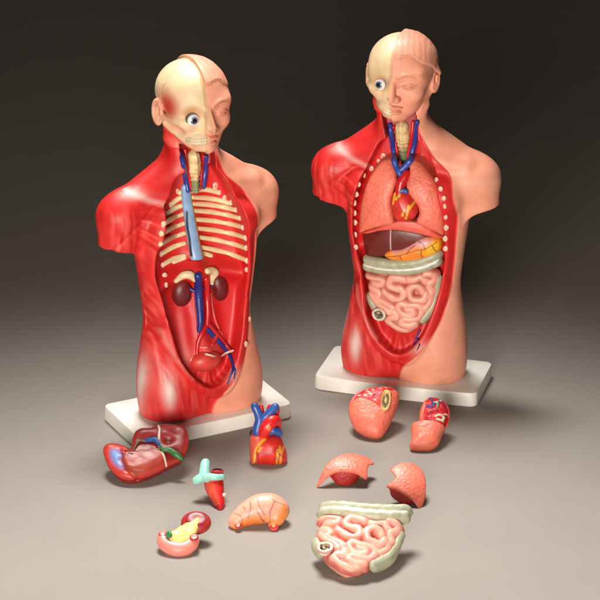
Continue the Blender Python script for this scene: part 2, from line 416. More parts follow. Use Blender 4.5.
    P.add(front * soft(neck - .3, .8) * (y > -17) * (z < 280), lin(160, 26, 24))
    return P.c

def torso_frame(FL, FR, BR=None, L=None, R=None, yaw_add=0.0, back=0.0):
    FL, FR = ground(*FL), ground(*FR)
    if L: cen = (ground(*L) + ground(*R)) / 2
    else: cen = (FL + ground(*BR)) / 2
    yaw = math.atan2(FR[1] - FL[1], FR[0] - FL[0]) + yaw_add
    return cen, yaw
STAND_H = 14.5
cenR, yawR = torso_frame((313, 388), (471.5, 406), BR=(493.5, 376))
cenL, yawL = torso_frame((149, 449), (294, 418), L=(102, 417), R=(294, 418))
print('torsos', cenR, math.degrees(yawR), cenL, math.degrees(yawL))
def local_cam(cen, yaw, px, py):
    """camera ray in a torso's own frame"""
    c, s = math.cos(-yaw), math.sin(-yaw)
    R = np.array([[c, -s, 0], [s, c, 0], [0, 0, 1]])
    o = R @ (CAM - np.array([cen[0], cen[1], STAND_H])); d = R @ ray(px, py)
    return o, d
def hit(which, px, py, f=None, off=0.0):
    """point of a torso's surface (its own frame) seen at a pixel of the photograph"""
    cen, yaw = (cenL, yawL) if which == 'L' else (cenR, yawR)
    o, d = local_cam(cen, yaw, px, py); f = f or body
    t = (np.linalg.norm(o) - 420.0)
    for i in range(220):
        p = o + d * t
        v = float(f(np.array([p[0]]), np.array([p[1]]), np.array([p[2]]))[0])
        if v < .05: break
        t += max(v * .55, .08)
        if t > 4000: break
    return o + d * (t - off)
def plane_hit(which, px, py, yl):
    cen, yaw = (cenL, yawL) if which == 'L' else (cenR, yawR)
    o, d = local_cam(cen, yaw, px, py)
    return o + d * ((yl - o[1]) / d[1])
def xz(which, pts, yl):
    return [tuple(plane_hit(which, px, py, yl)[[0, 2]]) for px, py in pts]

import time as _t; _t0 = _t.time()
bv, bq = surface(body, (-100, -50, -2), (100, 48, 352), .6)
print('body', len(bv), _t.time() - _t0)
BC = {w_: body_paint(bv[:, 0], bv[:, 1], bv[:, 2], w_) for w_ in 'LR'}
# one smooth set of normals for both pieces, so that the neck shows no seam
fn = np.cross(bv[bq[:, 2]] - bv[bq[:, 0]], bv[bq[:, 3]] - bv[bq[:, 1]])
vn = np.zeros_like(bv)
for k in range(4):
    for d in range(3): vn[:, d] += np.bincount(bq[:, k], fn[:, d], len(bv))
vn /= np.linalg.norm(vn, axis=1)[:, None] + 1e-9
hv = in_head(bv[:, 0], bv[:, 1], bv[:, 2]); fh = hv[bq].sum(1) >= 2
def warp(which, v):
    v = v.copy(); t = np.clip((v[:, 2] - 222) / 52, 0, 1); t = t * t * (3 - 2 * t)
    if which == 'R': v[:, 0] -= 8.5 * t
    else:
        k = np.clip((v[:, 2] - 262) / 12, 0, 1)
        v[:, 2] -= 4 * t; v[:, 2] += (v[:, 2] - 262) * .05 * k
    return v
def piece(which, name, m):
    q = bq[m]; u, inv = np.unique(q, return_inverse=True)
    return mesh_data(name, warp(which, bv[u]), inv.reshape(q.shape), BC[which][u], M_BODY, vn[u])
ME_T = {w_: (piece(w_, 'torso_body', ~fh), piece(w_, 'head', fh)) for w_ in 'LR'}

def stand_mesh():
    import bmesh
    bm = bmesh.new(); W, D, r = 82.5, 41.5, 7.0
    ring = []
    for cx, cy, a0 in ((W - r, D - r, 0), (-W + r, D - r, 90), (-W + r, -D + r, 180), (W - r, -D + r, 270)):
        for i in range(7):
            a = math.radians(a0 + 15 * i); ring.append((cx + r * math.cos(a), cy + r * math.sin(a)))
    out = []
    m = len(ring)
    for i in range(m):
        p, q = ring[i], ring[(i + 1) % m]
        n = 8 if math.dist(p, q) > 20 else 1
        for t in range(n):
            x, y = p[0] + (q[0] - p[0]) * t / n, p[1] + (q[1] - p[1]) * t / n
            out.append((x, y - (2.5 * (1 - (x / W) ** 2) if y < 0 else 0)))
    cen = [sum(c) / len(out) for c in zip(*out)]
    lv = []
    for z, ins in ((0, .6), (.6, 0), (STAND_H - 1.2, .5), (STAND_H - .35, .85), (STAND_H, 1.8)):
        lv.append([bm.verts.new(((x - math.copysign(min(ins, abs(x)), x)) * S, (y - math.copysign(ins, y)) * S, (z - STAND_H) * S)) for x, y in out])
    n = len(out)
    for a, b in zip(lv, lv[1:]):
        for i in range(n): bm.faces.new((a[i], a[(i + 1) % n], b[(i + 1) % n], b[i]))
    bm.faces.new(lv[-1]); bm.faces.new(lv[0][::-1])
    me = bpy.data.meshes.new('stand'); bm.to_mesh(me); bm.free()
    me.polygons.foreach_set('use_smooth', np.ones(len(me.polygons), bool))
    a = me.color_attributes.new('Col', 'FLOAT_COLOR', 'POINT')
    a.data.foreach_set('color', np.tile(np.append(lin(244, 240, 228), 1), len(me.vertices)).astype(np.float32))
    me.materials.append(M_STAND)
    me.set_sharp_from_angle(angle=math.radians(40))
    return me
ME_STAND = stand_mesh()
def torso(which, cen, yaw, label):
    M = Matrix.Translation(Vector((cen[0], cen[1], STAND_H)) * S) @ Matrix.Rotation(yaw, 4, 'Z')
    r = empty('torso_model', M)
    tag(r, label, 'anatomical model', 'anatomical torso models on white stands')
    obj('stand', ME_STAND, r); obj('torso_body', ME_T[which][0], r); h = obj('head', ME_T[which][1], r)
    return r, h
TL, HEAD_L = torso('L', cenL, yawL, 'opened torso model with organs removed, showing ribs, kidneys and empty red belly')
TR, HEAD_R = torso('R', cenR, yawR, 'torso model still filled with lungs, heart, liver, stomach and coiled intestines')

# ------------------------------------------------------------------ parts inside the torsos
from mathutils.bvhtree import BVHTree
BVH = {}
for w_ in 'LR':
    BVH[w_] = BVHTree.FromPolygons([tuple(v) for v in warp(w_, bv)], bq.tolist())
def on_body(which, pts, off=0.0):
    """points of the torso's surface (its own frame) under pixels of the photograph, raised by off towards the camera"""
    cen, yaw = (cenL, yawL) if which == 'L' else (cenR, yawR)
    out = []
    for px, py in pts:
        o, d = local_cam(cen, yaw, px, py)
        h = BVH[which].ray_cast(Vector(o), Vector(d))[0]
        if h is None: continue
        out.append(np.array(h) - d * off)
    return np.array(out)
def zm(x0, y0, k, pts): return [(x0 + a / k, y0 + b / k) for a, b in pts]
CREAM = lin(242, 218, 168); OFFWHITE = lin(238, 200, 178); MAROON = lin(112, 28, 30); NAVY = lin(38, 46, 120); ARTERY = lin(206, 24, 28)

def spot_label(o, text): o['label'] = text
def vessel(name, which, pts, r, col, parent, off=None, k=0):
    rr = r if np.isscalar(r) else max(r)
    p = on_body(which, pts, rr * .45 if off is None else off)
    return build_tube(name, p, r, col, M_TUBE, parent, h=.6, k=k)

# --- left model: ribs
z3 = lambda pts: zm(150, 150, 5, pts)
ribs = []
for ys, e in zip((238, 278, 322, 370, 420, 470, 532), ((107, 270), (84, 318), (70, 368), (60, 418), (55, 468), (58, 518), (66, 572))):
    ribs.append([(172, ys - 4), ((172 + e[0]) / 2, (ys + e[1]) / 2 - 9), e])
for s, e in zip(((212, 236), (212, 268), (216, 302), (222, 346), (226, 390), (232, 434), (238, 482)), ((400, 266), (427, 300), (447, 340), (463, 385), (474, 436), (480, 490), (482, 550))):
    ribs.append([s, ((s[0] * .6 + e[0] * .4), (s[1] * .6 + e[1] * .4) - 8), ((s[0] * .25 + e[0] * .75), (s[1] * .25 + e[1] * .75) - 7), e])
ribs.append([(210, 205), (270, 196), (325, 206), (345, 213)])
ribs.append([(172, 206), (150, 212), (142, 208)])
ribs.append([(118, 560), (145, 548), (172, 540)])
ribs.append([(240, 516), (270, 518), (304, 528)])
for ir, rb in enumerate(ribs):
    p = on_body('L', z3(rb), .5 if ir < 7 else -.4)
    f_col = lambda x, y, z: np.tile(CREAM, (len(x), 1)) * (1 - .18 * vnoise(x, y, z, 5, 4))[:, None]
    build_tube('rib', p, [2.2] + [2.6] * (len(p) - 2) + [2.3], f_col, M_TUBE, TL, h=.55)
def buttons(which, pts, root, first=None):
    for i, q in enumerate(pts):
        q = (q[0] + rng.uniform(-.5, .5), q[1] + rng.uniform(-.5, .5))
        p = on_body(which, [q], .4)[0]; r = 3.1 if first is not None and i in first else 2.0 + .5 * rng.rand()
        def f(x, y, z, p=p, r=r):
            d = ell(x, y, z, p, (r * (.85 + .3 * (i % 3) / 2), 1.5, r * 1.3)) + .5 * (vnoise(x, y, z, 2.5, i) - .5)
            return smax(d, -ell(x, y, z, p + np.array([0, -2.2, 0]), (r * .45, 1.4, r * .5)), .5) if r > 3 else d
        def col(x, y, z, p=p, r=r):
            P = Paint(len(x), OFFWHITE); P.add(soft(np.hypot(x - p[0], z - p[2]) - r * .4 - .6 * vnoise(x, y, z, 1.5, 5), .8) * (.5 if r < 3 else .9), lin(214, 140, 116)); return P.c
        build('rib_end', f, p - 5, p + 5, .5, col, M_TUBE, root)
buttons('L', z3([(140, 205), (103, 271), (80, 320), (66, 371), (56, 421), (51, 471), (54, 522), (62, 577)]) + zm(150, 260, 5, [(72, 78), (80, 124), (485, 48), (478, 420), (495, 296)]), TL)
buttons('L', z3([(328, 180), (347, 211), (374, 237), (404, 264), (431, 299), (451, 340), (467, 386), (478, 437), (484, 490), (486, 551)]), TL, first=[0])
buttons('R', zm(345, 130, 5.4545, [(207, 145), (183, 172), (145, 208), (107, 248), (76, 298), (61, 348), (53, 398), (50, 451), (51, 507), (58, 571)]) + zm(345, 220, 5.4545, [(58, 149)]), TR, first=[0])
buttons('R', zm(345, 130, 5.4545, [(422, 155), (434, 192), (470, 233), (503, 272), (524, 321), (537, 370), (546, 415), (551, 474), (553, 530)]) + zm(345, 220, 5.4545, [(550, 40), (548, 103), (546, 157)]), TR, first=[0])

# --- left model: great vessel strip in the chest
pp = on_body('L', [(186, 188), (187.5, 203), (190.5, 222), (194, 243), (197, 258)], 1.2)
sp = spline(pp, 5); slit = spline(on_body('L', [(187, 212), (187.5, 226), (190, 240), (192, 256)], 6.0), 5)
rs = list(np.linspace(5.0, 6.8, len(sp)))
def f_strip(x, y, z):
    yc = np.interp(z, sp[::-1, 2], sp[::-1, 1])
    return smax(tube(x, yc + (y - yc) * 1.5, z, sp, rs) * .72, -(z - sp[-1, 2] + 1), 1)
def c_strip(x, y, z):
    P = Paint(len(x), lin(142, 174, 206)); n = vnoise(x, y, z, 6, 2)
    P.add(.4 * n, lin(96, 132, 180))
    c = np.interp(z, sp[::-1, 2], sp[::-1, 0]); wd = np.interp(z, sp[::-1, 2], rs[::-1])
    P.add(soft(wd * .80 - np.abs(x - c + 1.2), 1.2), lin(176, 120, 48))
    P.add(soft(seg2(x, z, slit[:, [0, 2]]) - .9, .8), lin(22, 34, 60))
    return P.c
build('oesophagus', f_strip, sp.min(0) - 9, sp.max(0) + 9, .6, c_strip, M_TUBE, TL)

# --- left model: belly
def kidney(px, py, r, tilt):
    p = on_body('L', [(px, py)], 2)[0]; c, s = math.cos(tilt), math.sin(tilt)
    def f(x, y, z):
        X, Z = x - p[0], z - p[2]; u, v = c * X + s * Z, -s * X + c * Z
        return smax(ell(u, y - p[1], v, (0, 0, 0), r), -ell(u, y - p[1], v, (-np.sign(tilt) * (r[0] + 1), -3, 0), (3.6, 6, 4)), 3)
    def col(x, y, z):
        P = Paint(len(x), MAROON); P.add(.5 * vnoise(x, y, z, 5, 8), lin(90, 20, 26)); return P.c
    return build('kidney', f, p - 18, p + 18, .6, col, M_ORG, TL)
KL = kidney(182.3, 292.5, (10.4, 7.5, 14.0), -.12); KR = kidney(219.5, 287.5, (8.4, 7, 14.0), .15)
def adrenal(pts, r, parent):
    p = on_body('L', pts, 3.0); return build_tube('adrenal_gland', p, r, lambda x, y, z: np.tile(lin(240, 214, 170), (len(x), 1)) * (1 - .15 * vnoise(x, y, z, 3, 3))[:, None], M_ORG, parent, h=.6, k=2)
adrenal([(176, 281), (183, 275.5), (190, 275), (195, 279)], [2.2, 3.6, 4.2, 3.2], KL)
adrenal([(207.5, 271), (212, 270.5), (216, 273), (212, 278), (211.5, 285)], [3, 3.6, 3, 3.2, 2.2], KR)
vessel('vena_cava', 'L', [(198, 276), (198.5, 290), (199.5, 306), (200.5, 322), (199, 331)], [3.9, 4.1, 3.9, 3.5, 2.0], NAVY, TL, off=3.4)
vessel('aorta', 'L', [(206, 279), (207, 296), (208, 312), (207, 326)], [3.4, 3.6, 3.4, 3.0], ARTERY, TL, off=2)
vessel('renal_vein', 'L', [(200, 289), (206, 287.5), (213, 284.5)], 1.7, NAVY, TL, off=4)
vessel('renal_vein', 'L', [(199, 293), (194, 291), (190, 289)], 1.7, NAVY, TL, off=4)
vessel('iliac_vein', 'L', [(206, 328), (212, 334), (221, 344), (228, 352), (232, 361), (233, 369), (230, 377), (227, 384)], [3.0, 2.8, 2.4, 2.0, 1.7, 1.3, .9, .6], NAVY, TL)
vessel('iliac_vein', 'L', [(232, 361), (235, 370), (234, 379)], [1.3, 1.0, .6], NAVY, TL)
vessel('iliac_artery', 'L', [(207, 324), (202, 333), (198, 343), (197, 354)], [3, 2.6, 2.2, 1.6], ARTERY, TL, off=1.5)
vessel('iliac_artery', 'L', [(208, 324), (217, 334), (226, 345), (232, 352)], [3, 2.4, 2.0, 1.4], lin(190, 28, 34), TL, off=2.6)
vessel('iliac_artery', 'L', [(219, 331), (215, 339), (212, 345)], [1.6, 1.8, 1.5], lin(222, 52, 48), TL, off=3)
for pts in ([(193, 297), (194.5, 315), (196.5, 335), (197, 350), (196, 360)], [(211, 293), (212.5, 308), (216, 322), (222, 335), (226, 345)]):
    vessel('ureter', 'L', pts, [1.0, 1.0, 1.1, 1.1, 1.0], lin(226, 96, 100), TL)
vessel('sperm_duct', 'L', [(191, 360.5), (193.5, 357.5), (197, 357)], 1.2, OFFWHITE, TL)
vessel('sperm_duct', 'L', [(206, 354), (212, 355.5), (219, 357), (226, 353), (233, 350.5)], 1.15, OFFWHITE, TL, off=4.0)
bl = on_body('L', [(209, 362)], 1)[0]
build('bladder', lambda x, y, z: ell(x, y, z, bl + np.array([0, 6.0, -1]), (15.5, 9.5, 10.5)), bl - 19, bl + 19, .6, lambda x, y, z: np.tile(lin(226, 70, 60), (len(x), 1)) * (1 - .25 * vnoise(x, y, z, 6, 7))[:, None], M_ORG, TL)
vessel('bladder_band', 'L', [(199, 346.5), (203, 347.5), (207, 347)], 1.1, lin(236, 120, 112), TL)

# --- neck of both models
def larynx(which, top, bot, root):
    p = on_body(which, [top, ((top[0] + bot[0]) / 2, (top[1] * .5 + bot[1] * .5)), bot], 1.5)
    sp_ = spline(p, 6); n = len(sp_); r_ = list(np.interp(np.linspace(0, 1, n), [0, .3, .6, .75, 1], [6.6, 7.4, 5.2, 4.6, 4.8]))
    def f(x, y, z):
        d = tube(x, y, z, sp_, r_)
        c = np.interp(z, sp_[::-1, 2], sp_[::-1, 0])
        return d + .55 * np.sin(z * 1.5) * (z < p[1][2] + 3) - 1.1 * np.exp(-((x - c) / 1.6) ** 2) + .5 * vnoise(x, y, z, 3, 9)
    def col(x, y, z):
        P = Paint(len(x), lin(234, 206, 152)); P.add(.6 * np.clip(vnoise(x, y, z, 4, 6) * 2 - .8, 0, 1), lin(190, 140, 84))
        P.add(soft(z - (p[1][2] * .62 + p[2][2] * .38), 4), lin(134, 142, 100)); return P.c
    build('larynx', f, p.min(0) - 9, p.max(0) + 9, .55, col, M_TUBE, root)
larynx('L', (193.5, 157), (195, 188), TL); larynx('R', (402, 127), (404, 158), TR)
for nm, pts, r, c, off in (
        ('jugular_vein', [(180.5, 152), (183, 163), (185.5, 178), (188, 190)], [2.2, 2.4, 2.6, 2.8], BLUE, 3),
        ('carotid_artery', [(185, 150), (187, 164), (189.5, 178), (191, 190)], 1.8, ARTERY, 2),
        ('jugular_vein', [(206, 157), (205.5, 168), (204.5, 178), (203.5, 187)], [2.2, 2.5, 2.6, 2.2], BLUE, 3),
        ('carotid_artery', [(203.5, 156), (202, 168), (201, 178), (200.5, 188)], 1.7, ARTERY, 2)):
    vessel(nm, 'L', pts, r, c, TL, off=off)
for nm, pts, r, c, off in (
        ('jugular_vein', [(390, 125), (391, 134), (393, 146), (395, 158)], [2.3, 2.6, 2.8, 3.0], BLUE, 3),
        ('carotid_artery', [(393.5, 127), (394.5, 136), (396.5, 148), (399, 160)], 1.8, ARTERY, 2.2),
        ('jugular_vein', [(417, 122), (416, 133), (414, 145), (411, 157)], [2.3, 2.6, 2.8, 3.0], BLUE, 3),
        ('carotid_artery', [(413, 122), (412, 134), (410, 146), (407, 158)], 1.8, ARTERY, 2.2)):
    vessel(nm, 'R', pts, r, c, TR, off=off)

# --- eyes and teeth
def eye(which, px, py, root):
    p = on_body(which, [(px, py)], 0)[0]; n = np.array([-.30 if which == 'R' else -.05, -1, .10 if which == 'R' else .0]); n /= np.linalg.norm(n)
    c = p - n * 1.5
    def col(x, y, z):
        q = np.stack([x, y, z], 1) - c; q /= np.linalg.norm(q, axis=1)[:, None]
        a = np.degrees(np.arccos(np.clip(q @ n, -1, 1)))
        P = Paint(len(x), lin(238, 236, 230)); P.add(soft(58 - a, 14), lin(84, 88, 98))
        P.add(soft(a - 33, 5), lin(110, 128, 150)); P.add(soft(a - 20, 5), lin(16, 18, 24))
        return P.c
    build('eyeball', lambda x, y, z: ell(x, y, z, c, (6.8, 6.8, 6.4)), c - 9, c + 9, .4, col, M_GLOSS, root)
eye('L', 192.6, 119.6, HEAD_L); eye('R', 381, 84.2, HEAD_R)
def teeth(which, pts, root, r=2.5):
    p = on_body(which, pts, -.5); sp_ = spline(p, 6)
    s = np.concatenate([[0], np.cumsum(np.linalg.norm(np.diff(sp_, axis=0), axis=1))])
    def par(x, y, z): return s[np.argmin((x[:, None] - sp_[None, :, 0]) ** 2 + (y[:, None] - sp_[None, :, 1]) ** 2, 1)] + 0
    def f(x, y, z):
        d = 1e9
        for zo in (1.5, -1.5):
            e = .35 * np.exp(-(np.sin((x - sp_[0][0]) / (sp_[-1][0] - sp_[0][0]) * math.pi * 6) / .3) ** 2) + tube(x, y, z, [(a, b, c + zo) for a, b, c in sp_], 1.6); d = e if zo > 0 else smin(d, e, 1.0)
        return d
    def col(x, y, z):
        t = (x - sp_[0][0]) / (sp_[-1][0] - sp_[0][0]); zz = np.interp(x, sp_[:, 0], sp_[:, 2])
        P = Paint(len(x), lin(224, 206, 172)); P.add(.75 * soft(np.abs(np.sin(t * math.pi * 6)) - .10, .18), lin(156, 122, 94))
        P.add(.55 * soft(np.abs(z - zz) - .2, .5), lin(160, 126, 100)); return P.c
    build('teeth', f, sp_.min(0) - 6, sp_.max(0) + 6, .4, col, M_GLOSS, root)
teeth('L', [(187, 140.2), (191, 141.2), (198, 141.8), (206, 140.8)], HEAD_L)
teeth('R', [(384.5, 109.5), (387, 111.5), (390.5, 112.3)], HEAD_R)

# ------------------------------------------------------------------ organs fitted in the right model
def fit(pts, inset):
    """outline on the trunk's front, sunk by inset"""
    out = []
    for a, b in pts:
        for i_ in (inset, inset * .5, 0, -2, -4):
            p = hit('R', a, b, lambda x, y, z: trunk(x, y, z) + i_)
            if abs(p[1]) < 60: break
        out.append(p[[0, 2]])
    return np.array(out)
z5 = lambda pts: zm(345, 130, 5.4545, pts)
z6 = lambda pts: zm(345, 220, 5.4545, pts)
zi = lambda pts: zm(355, 255, 6, pts)
def slab(name, pts, inset, thick, col, mat, parent, k=3.0, bulge=2.0, extra=None, h=.7):
    P2 = spline(fit(pts, inset), 3, True)
    def f(x, y, z):
        s = poly2(x, z, P2); t = trunk(x, y, z) + inset
        t = t - bulge * (1 - np.exp(np.minimum(s, 0) / 6))
        if extra: t = t - extra(x, z)
        d = smax(s, t, k)
        return smax(smax(d, -(t + thick), 1.5), y - 8, 1)
    lo = (P2[:, 0].min() - 2, -48, P2[:, 1].min() - 2); hi = (P2[:, 0].max() + 2, 10, P2[:, 1].max() + 2)
    return build(name, f, lo, hi, h, col, mat, parent)
LUNGC = lin(236, 116, 92)
def c_lung(x, y, z):
    P = Paint(len(x), LUNGC); P.add(.45 * np.clip(vnoise(x, y, z, 2.0, 21) * 2.4 - 1.1, 0, 1), lin(206, 74, 58)); P.add(.3 * vnoise(x, y, z, 12, 22), lin(244, 140, 112)); return P.c
LUNG1 = [(250, 163), (212, 164), (176, 188), (143, 234), (113, 296), (91, 366), (78, 440), (73, 510), (74, 566), (110, 556), (160, 540), (215, 526), (258, 518), (262, 498), (252, 446), (247, 392), (262, 334), (277, 290), (276, 240), (263, 196)]
LUNG2 = [(362, 163), (398, 176), (436, 214), (472, 264), (502, 324), (522, 386), (535, 450), (541, 510), (541, 580), (500, 566), (446, 542), (400, 520), (386, 500), (400, 460), (395, 424), (372, 388), (343, 352), (330, 310), (338, 270), (348, 230), (346, 190)]
for L_ in (LUNG1, LUNG2): slab('lung', z5(L_), 3.0, 16, c_lung, M_LUNG, TR, k=4)
slab('diaphragm', z6([(72, 84), (150, 52), (250, 16), (330, 6), (420, 24), (538, 96), (528, 104), (470, 96), (400, 80), (330, 66), (260, 58), (180, 64), (110, 80)]), 7.5, 14, lin(222, 96, 80), M_ORG, TR, k=2, bulge=1)
lig = fit(z6([(250, 50), (251, 100), (252, 158)]), 8)
def c_liver(x, y, z):
    P = Paint(len(x), lin(112, 34, 28)); P.add(.5 * vnoise(x, y, z, 8, 31), lin(86, 22, 22)); P.add(soft(seg2(x, z, lig) - .5, .7) * .85, lin(214, 196, 196)); return P.c
slab('liver', z6([(80, 86), (130, 64), (200, 50), (262, 44), (340, 52), (420, 68), (520, 96), (500, 130), (400, 160), (320, 185), (240, 200), (160, 208), (104, 212), (86, 150)]), 8, 20, c_liver, M_ORG, TR, bulge=2.5)
sto_v = [fit(z6(q), 4) for q in ([(225, 200), (300, 192), (340, 180), (400, 160), (440, 155), (500, 120)], [(340, 182), (352, 160), (380, 140)], [(440, 155), (430, 130), (400, 118)], [(480, 138), (490, 160), (500, 170)], [(420, 160), (415, 185), (425, 205)], [(300, 192), (310, 215)])]
sto_top = fit(z6([(250, 160), (330, 150), (395, 112), (440, 104), (480, 110), (440, 140), (380, 146), (320, 172), (262, 182)]), 4)
sto_y = fit(z6([(440, 140), (480, 112), (522, 118), (522, 160), (470, 190), (440, 190)]), 4)
def c_stomach(x, y, z):
    P = Paint(len(x), lin(240, 136, 44)); P.add(.9 * soft(poly2(x, z, sto_y), 5), lin(250, 196, 40)); P.add(.9 * soft(poly2(x, z, sto_top), 3), lin(214, 158, 176))
    P.add(.4 * np.clip(vnoise(x, y, z, 4, 41) * 2 - .8, 0, 1), lin(244, 176, 60))
    for v in sto_v: P.add(.9 * soft(seg2(x, z, v) - .45, .6), lin(120, 30, 26))
    return P.c
slab('stomach', z6([(212, 194), (240, 170), (300, 164), (355, 140), (400, 110), (445, 98), (500, 104), (523, 120), (523, 162), (480, 194), (420, 214), (350, 226), (280, 224), (232, 213)]), 5.0, 12, c_stomach, M_ORG, TR, k=3, bulge=4)

# the heart between the lungs
hv_y = [fit(z5(q), 0) for q in ([(272, 350), (268, 375), (262, 400)], [(300, 352), (280, 372)], [(350, 410), (345, 440), (335, 480)], [(375, 400), (350, 430)], [(330, 430), (318, 460)])]
hv_d = [fit(z5(q), 0) for q in ([(285, 345), (300, 400), (325, 440), (352, 490)], [(300, 400), (275, 440)], [(340, 405), (330, 470)])]
def c_heart_fit(x, y, z):
    P = Paint(len(x), lin(208, 40, 34)); P.add(.4 * vnoise(x, y, z, 5, 51), lin(226, 70, 50))
    for v in hv_y: P.add(.9 * soft(seg2(x, z, v) - 1.1, .9), lin(244, 184, 60))
    for v in hv_d: P.add(.7 * soft(seg2(x, z, v) - .35, .6), lin(110, 24, 40))
    return P.c
hrt = slab('heart', z5([(262, 345), (300, 328), (332, 338), (362, 372), (388, 420), (391, 458), (370, 490), (320, 502), (275, 497), (254, 452), (248, 392)]), .5, 16, c_heart_fit, M_ORG, TR, k=5, bulge=5.5)
def front(pts, inset):
    f = lambda x, y, z: trunk(x, y, z) + inset
    return np.array([hit('R', a, b, f) for a, b in pts])
build_tube('aorta', front(z5([(298, 345), (300, 315), (308, 285), (325, 258), (336, 236)]), 3), [4.2, 4.6, 5.0, 4.6, 3.6], ARTERY, M_TUBE, hrt, h=.6, k=1)
build_tube('pulmonary_artery', front(z5([(300, 338), (318, 328), (334, 336)]), 1), 2.4, lin(52, 86, 150), M_TUBE, hrt, h=.6)
YB = lin(48, 78, 158)
build_tube('vena_cava', np.concatenate([on_body('R', [(394.5, 156)], 3.5), front(z5([(268, 165), (278, 195), (292, 222), (300, 240)]), 1)]), [3.0, 3.2, 3.2, 3.4, 2.8], YB, M_TUBE, hrt, h=.6, k=1)
build_tube('vena_cava', np.concatenate([on_body('R', [(411.5, 156)], 3.5), front(z5([(356, 165), (334, 192), (310, 214), (292, 222)]), 1)]), [3.0, 3.2, 3.2, 3.2, 2.8], YB, M_TUBE, hrt, h=.6, k=1)
build_tube('carotid_artery', np.concatenate([on_body('R', [(399, 160)], 2.5), front(z5([(300, 185), (306, 215)]), 3)]), 2, ARTERY, M_TUBE, hrt, h=.6)

# the block of bowels (the loose one on the table shares these meshes)
INS = 3.5
coils = [[(80, 132), (125, 138), (165, 150), (160, 180), (110, 172)], [(92, 195), (125, 215), (140, 240), (115, 258), (150, 282), (195, 292), (225, 318), (215, 340)],
         [(300, 148), (230, 140), (210, 170), (235, 192), (275, 196), (290, 225), (275, 255), (225, 252), (180, 222)], [(300, 148), (350, 150), (390, 138), (425, 165), (462, 170)],
         [(420, 122), (470, 118), (482, 150), (458, 190), (478, 214), (455, 245), (462, 272), (440, 300), (425, 320)], [(412, 214), (375, 190), (340, 192), (325, 225), (345, 260), (385, 268), (420, 262), (436, 236)],
         [(425, 335), (400, 312), (340, 300), (280, 292), (256, 318), (272, 350), (310, 362), (345, 352), (350, 332), (310, 325)], [(404, 345), (385, 380), (335, 388), (290, 384), (278, 410), (318, 428), (360, 420)],
         [(232, 352), (245, 375), (205, 388), (195, 412), (225, 432), (262, 446), (300, 452), (330, 440)], [(95, 235), (105, 262), (140, 300), (180, 320), (205, 350)]]
CO = [spline(fit(zi(c), INS), 4) for c in coils]
gut_out = spline(fit(zi([(58, 92), (200, 100), (340, 104), (488, 76), (500, 190), (478, 300), (400, 402), (300, 468), (240, 466), (140, 395), (78, 285)]), INS), 3, True)
RC = 5.0
def warp2(x, z): return x + 3.0 * (vnoise(x, z * 0, z, 9, 63) - .5), z + 3.0 * (vnoise(x, z * 0, z, 9, 64) - .5)
def f_coils(x, y, z):
    xx, zz_ = warp2(x, z)
    q = trunk(x, y, z) + INS - 3.2 * (1 - np.exp(np.minimum(poly2(x, z, gut_out), 0) / 9)); d = None
    for i, c in enumerate(CO):
        o_ = (0, .9, -.5, 1.2, .2, -.8, .8, -.2, 1.0, -.6)[i]; rc = RC + (.3, -.2, .2, -.1, .3, 0, .2, .1, -.2, -.3)[i]
        e = np.sqrt(seg2(xx, zz_, c) ** 2 + (q + RC + o_) ** 2) - rc; d = e if d is None else np.minimum(d, e)
    w = d - .8 * (vnoise(x, y, z, 7, 65) - .5)
    t = trunk(x, y, z) + INS; s = poly2(x, z, gut_out)
    base = smax(s + 2.5, q + 3.8, 4)
    return smax(np.minimum(w, base) * .8, y + 14, 1.5)
def c_coils(x, y, z):
    d = None; xx, zz_ = warp2(x, z)
    for c in CO:
        e = seg2(xx, zz_, c); d = e if d is None else np.minimum(d, e)
    P = Paint(len(x), lin(236, 164, 142)); P.add(.85 * soft(3.0 - d, 2.4), lin(184, 80, 70)); P.add(.35 * np.clip(vnoise(x, y, z, 6, 61) * 2 - .8, 0, 1), lin(246, 186, 160)); return P.c  # darker tone painted into the creases between coils as shade
COLONC = lin(176, 176, 148)
def c_colon(x, y, z):
    P = Paint(len(x), COLONC); P.add(.45 * np.clip(vnoise(x, y, z, 4, 62) * 2 - .7, 0, 1), lin(146, 146, 112)); P.add(.95 * soft(seg2(x, z, BAND) - .7, .7), lin(240, 240, 232)); return P.c
C1 = spline(fit(z6([(112, 228), (200, 246), (300, 252), (400, 240), (500, 202)]), INS), 5)
C2 = spline(fit(z6([(108, 262), (200, 278), (285, 285), (370, 280), (440, 264), (502, 238)]), INS), 5)
BAND = spline(fit(z6([(98, 244), (200, 268), (300, 274), (400, 264), (460, 245), (508, 220)]), INS), 5)
C3 = spline(fit(zi([(500, 150), (498, 195), (490, 245), (471, 305), (440, 350), (404, 392)]), INS), 5)
C4 = spline(fit(zi([(84, 262), (94, 292), (108, 318), (124, 342)]), INS), 5)
def f_colon(x, y, z):
    t = trunk(x, y, z) + INS
    po = .22 * np.sin(x * .62 + .8) * np.abs(np.sin(x * .31 + .4))
    a = np.sqrt(seg2(x, z, C1) ** 2 + (t + 5.2) ** 2) - 5.4 - po; b = np.sqrt(seg2(x, z, C2) ** 2 + (t + 4) ** 2) - 4.9 + po
    d = smin(a, b, 1.5)
    e = np.minimum(np.sqrt(seg2(x, z, C3) ** 2 + (t + 4.6) ** 2) - 5.2, np.sqrt(seg2(x, z, C4) ** 2 + (t + 5.6) ** 2) - 5.2)
    return smax(np.minimum(d, e), y + 14, 1.5)
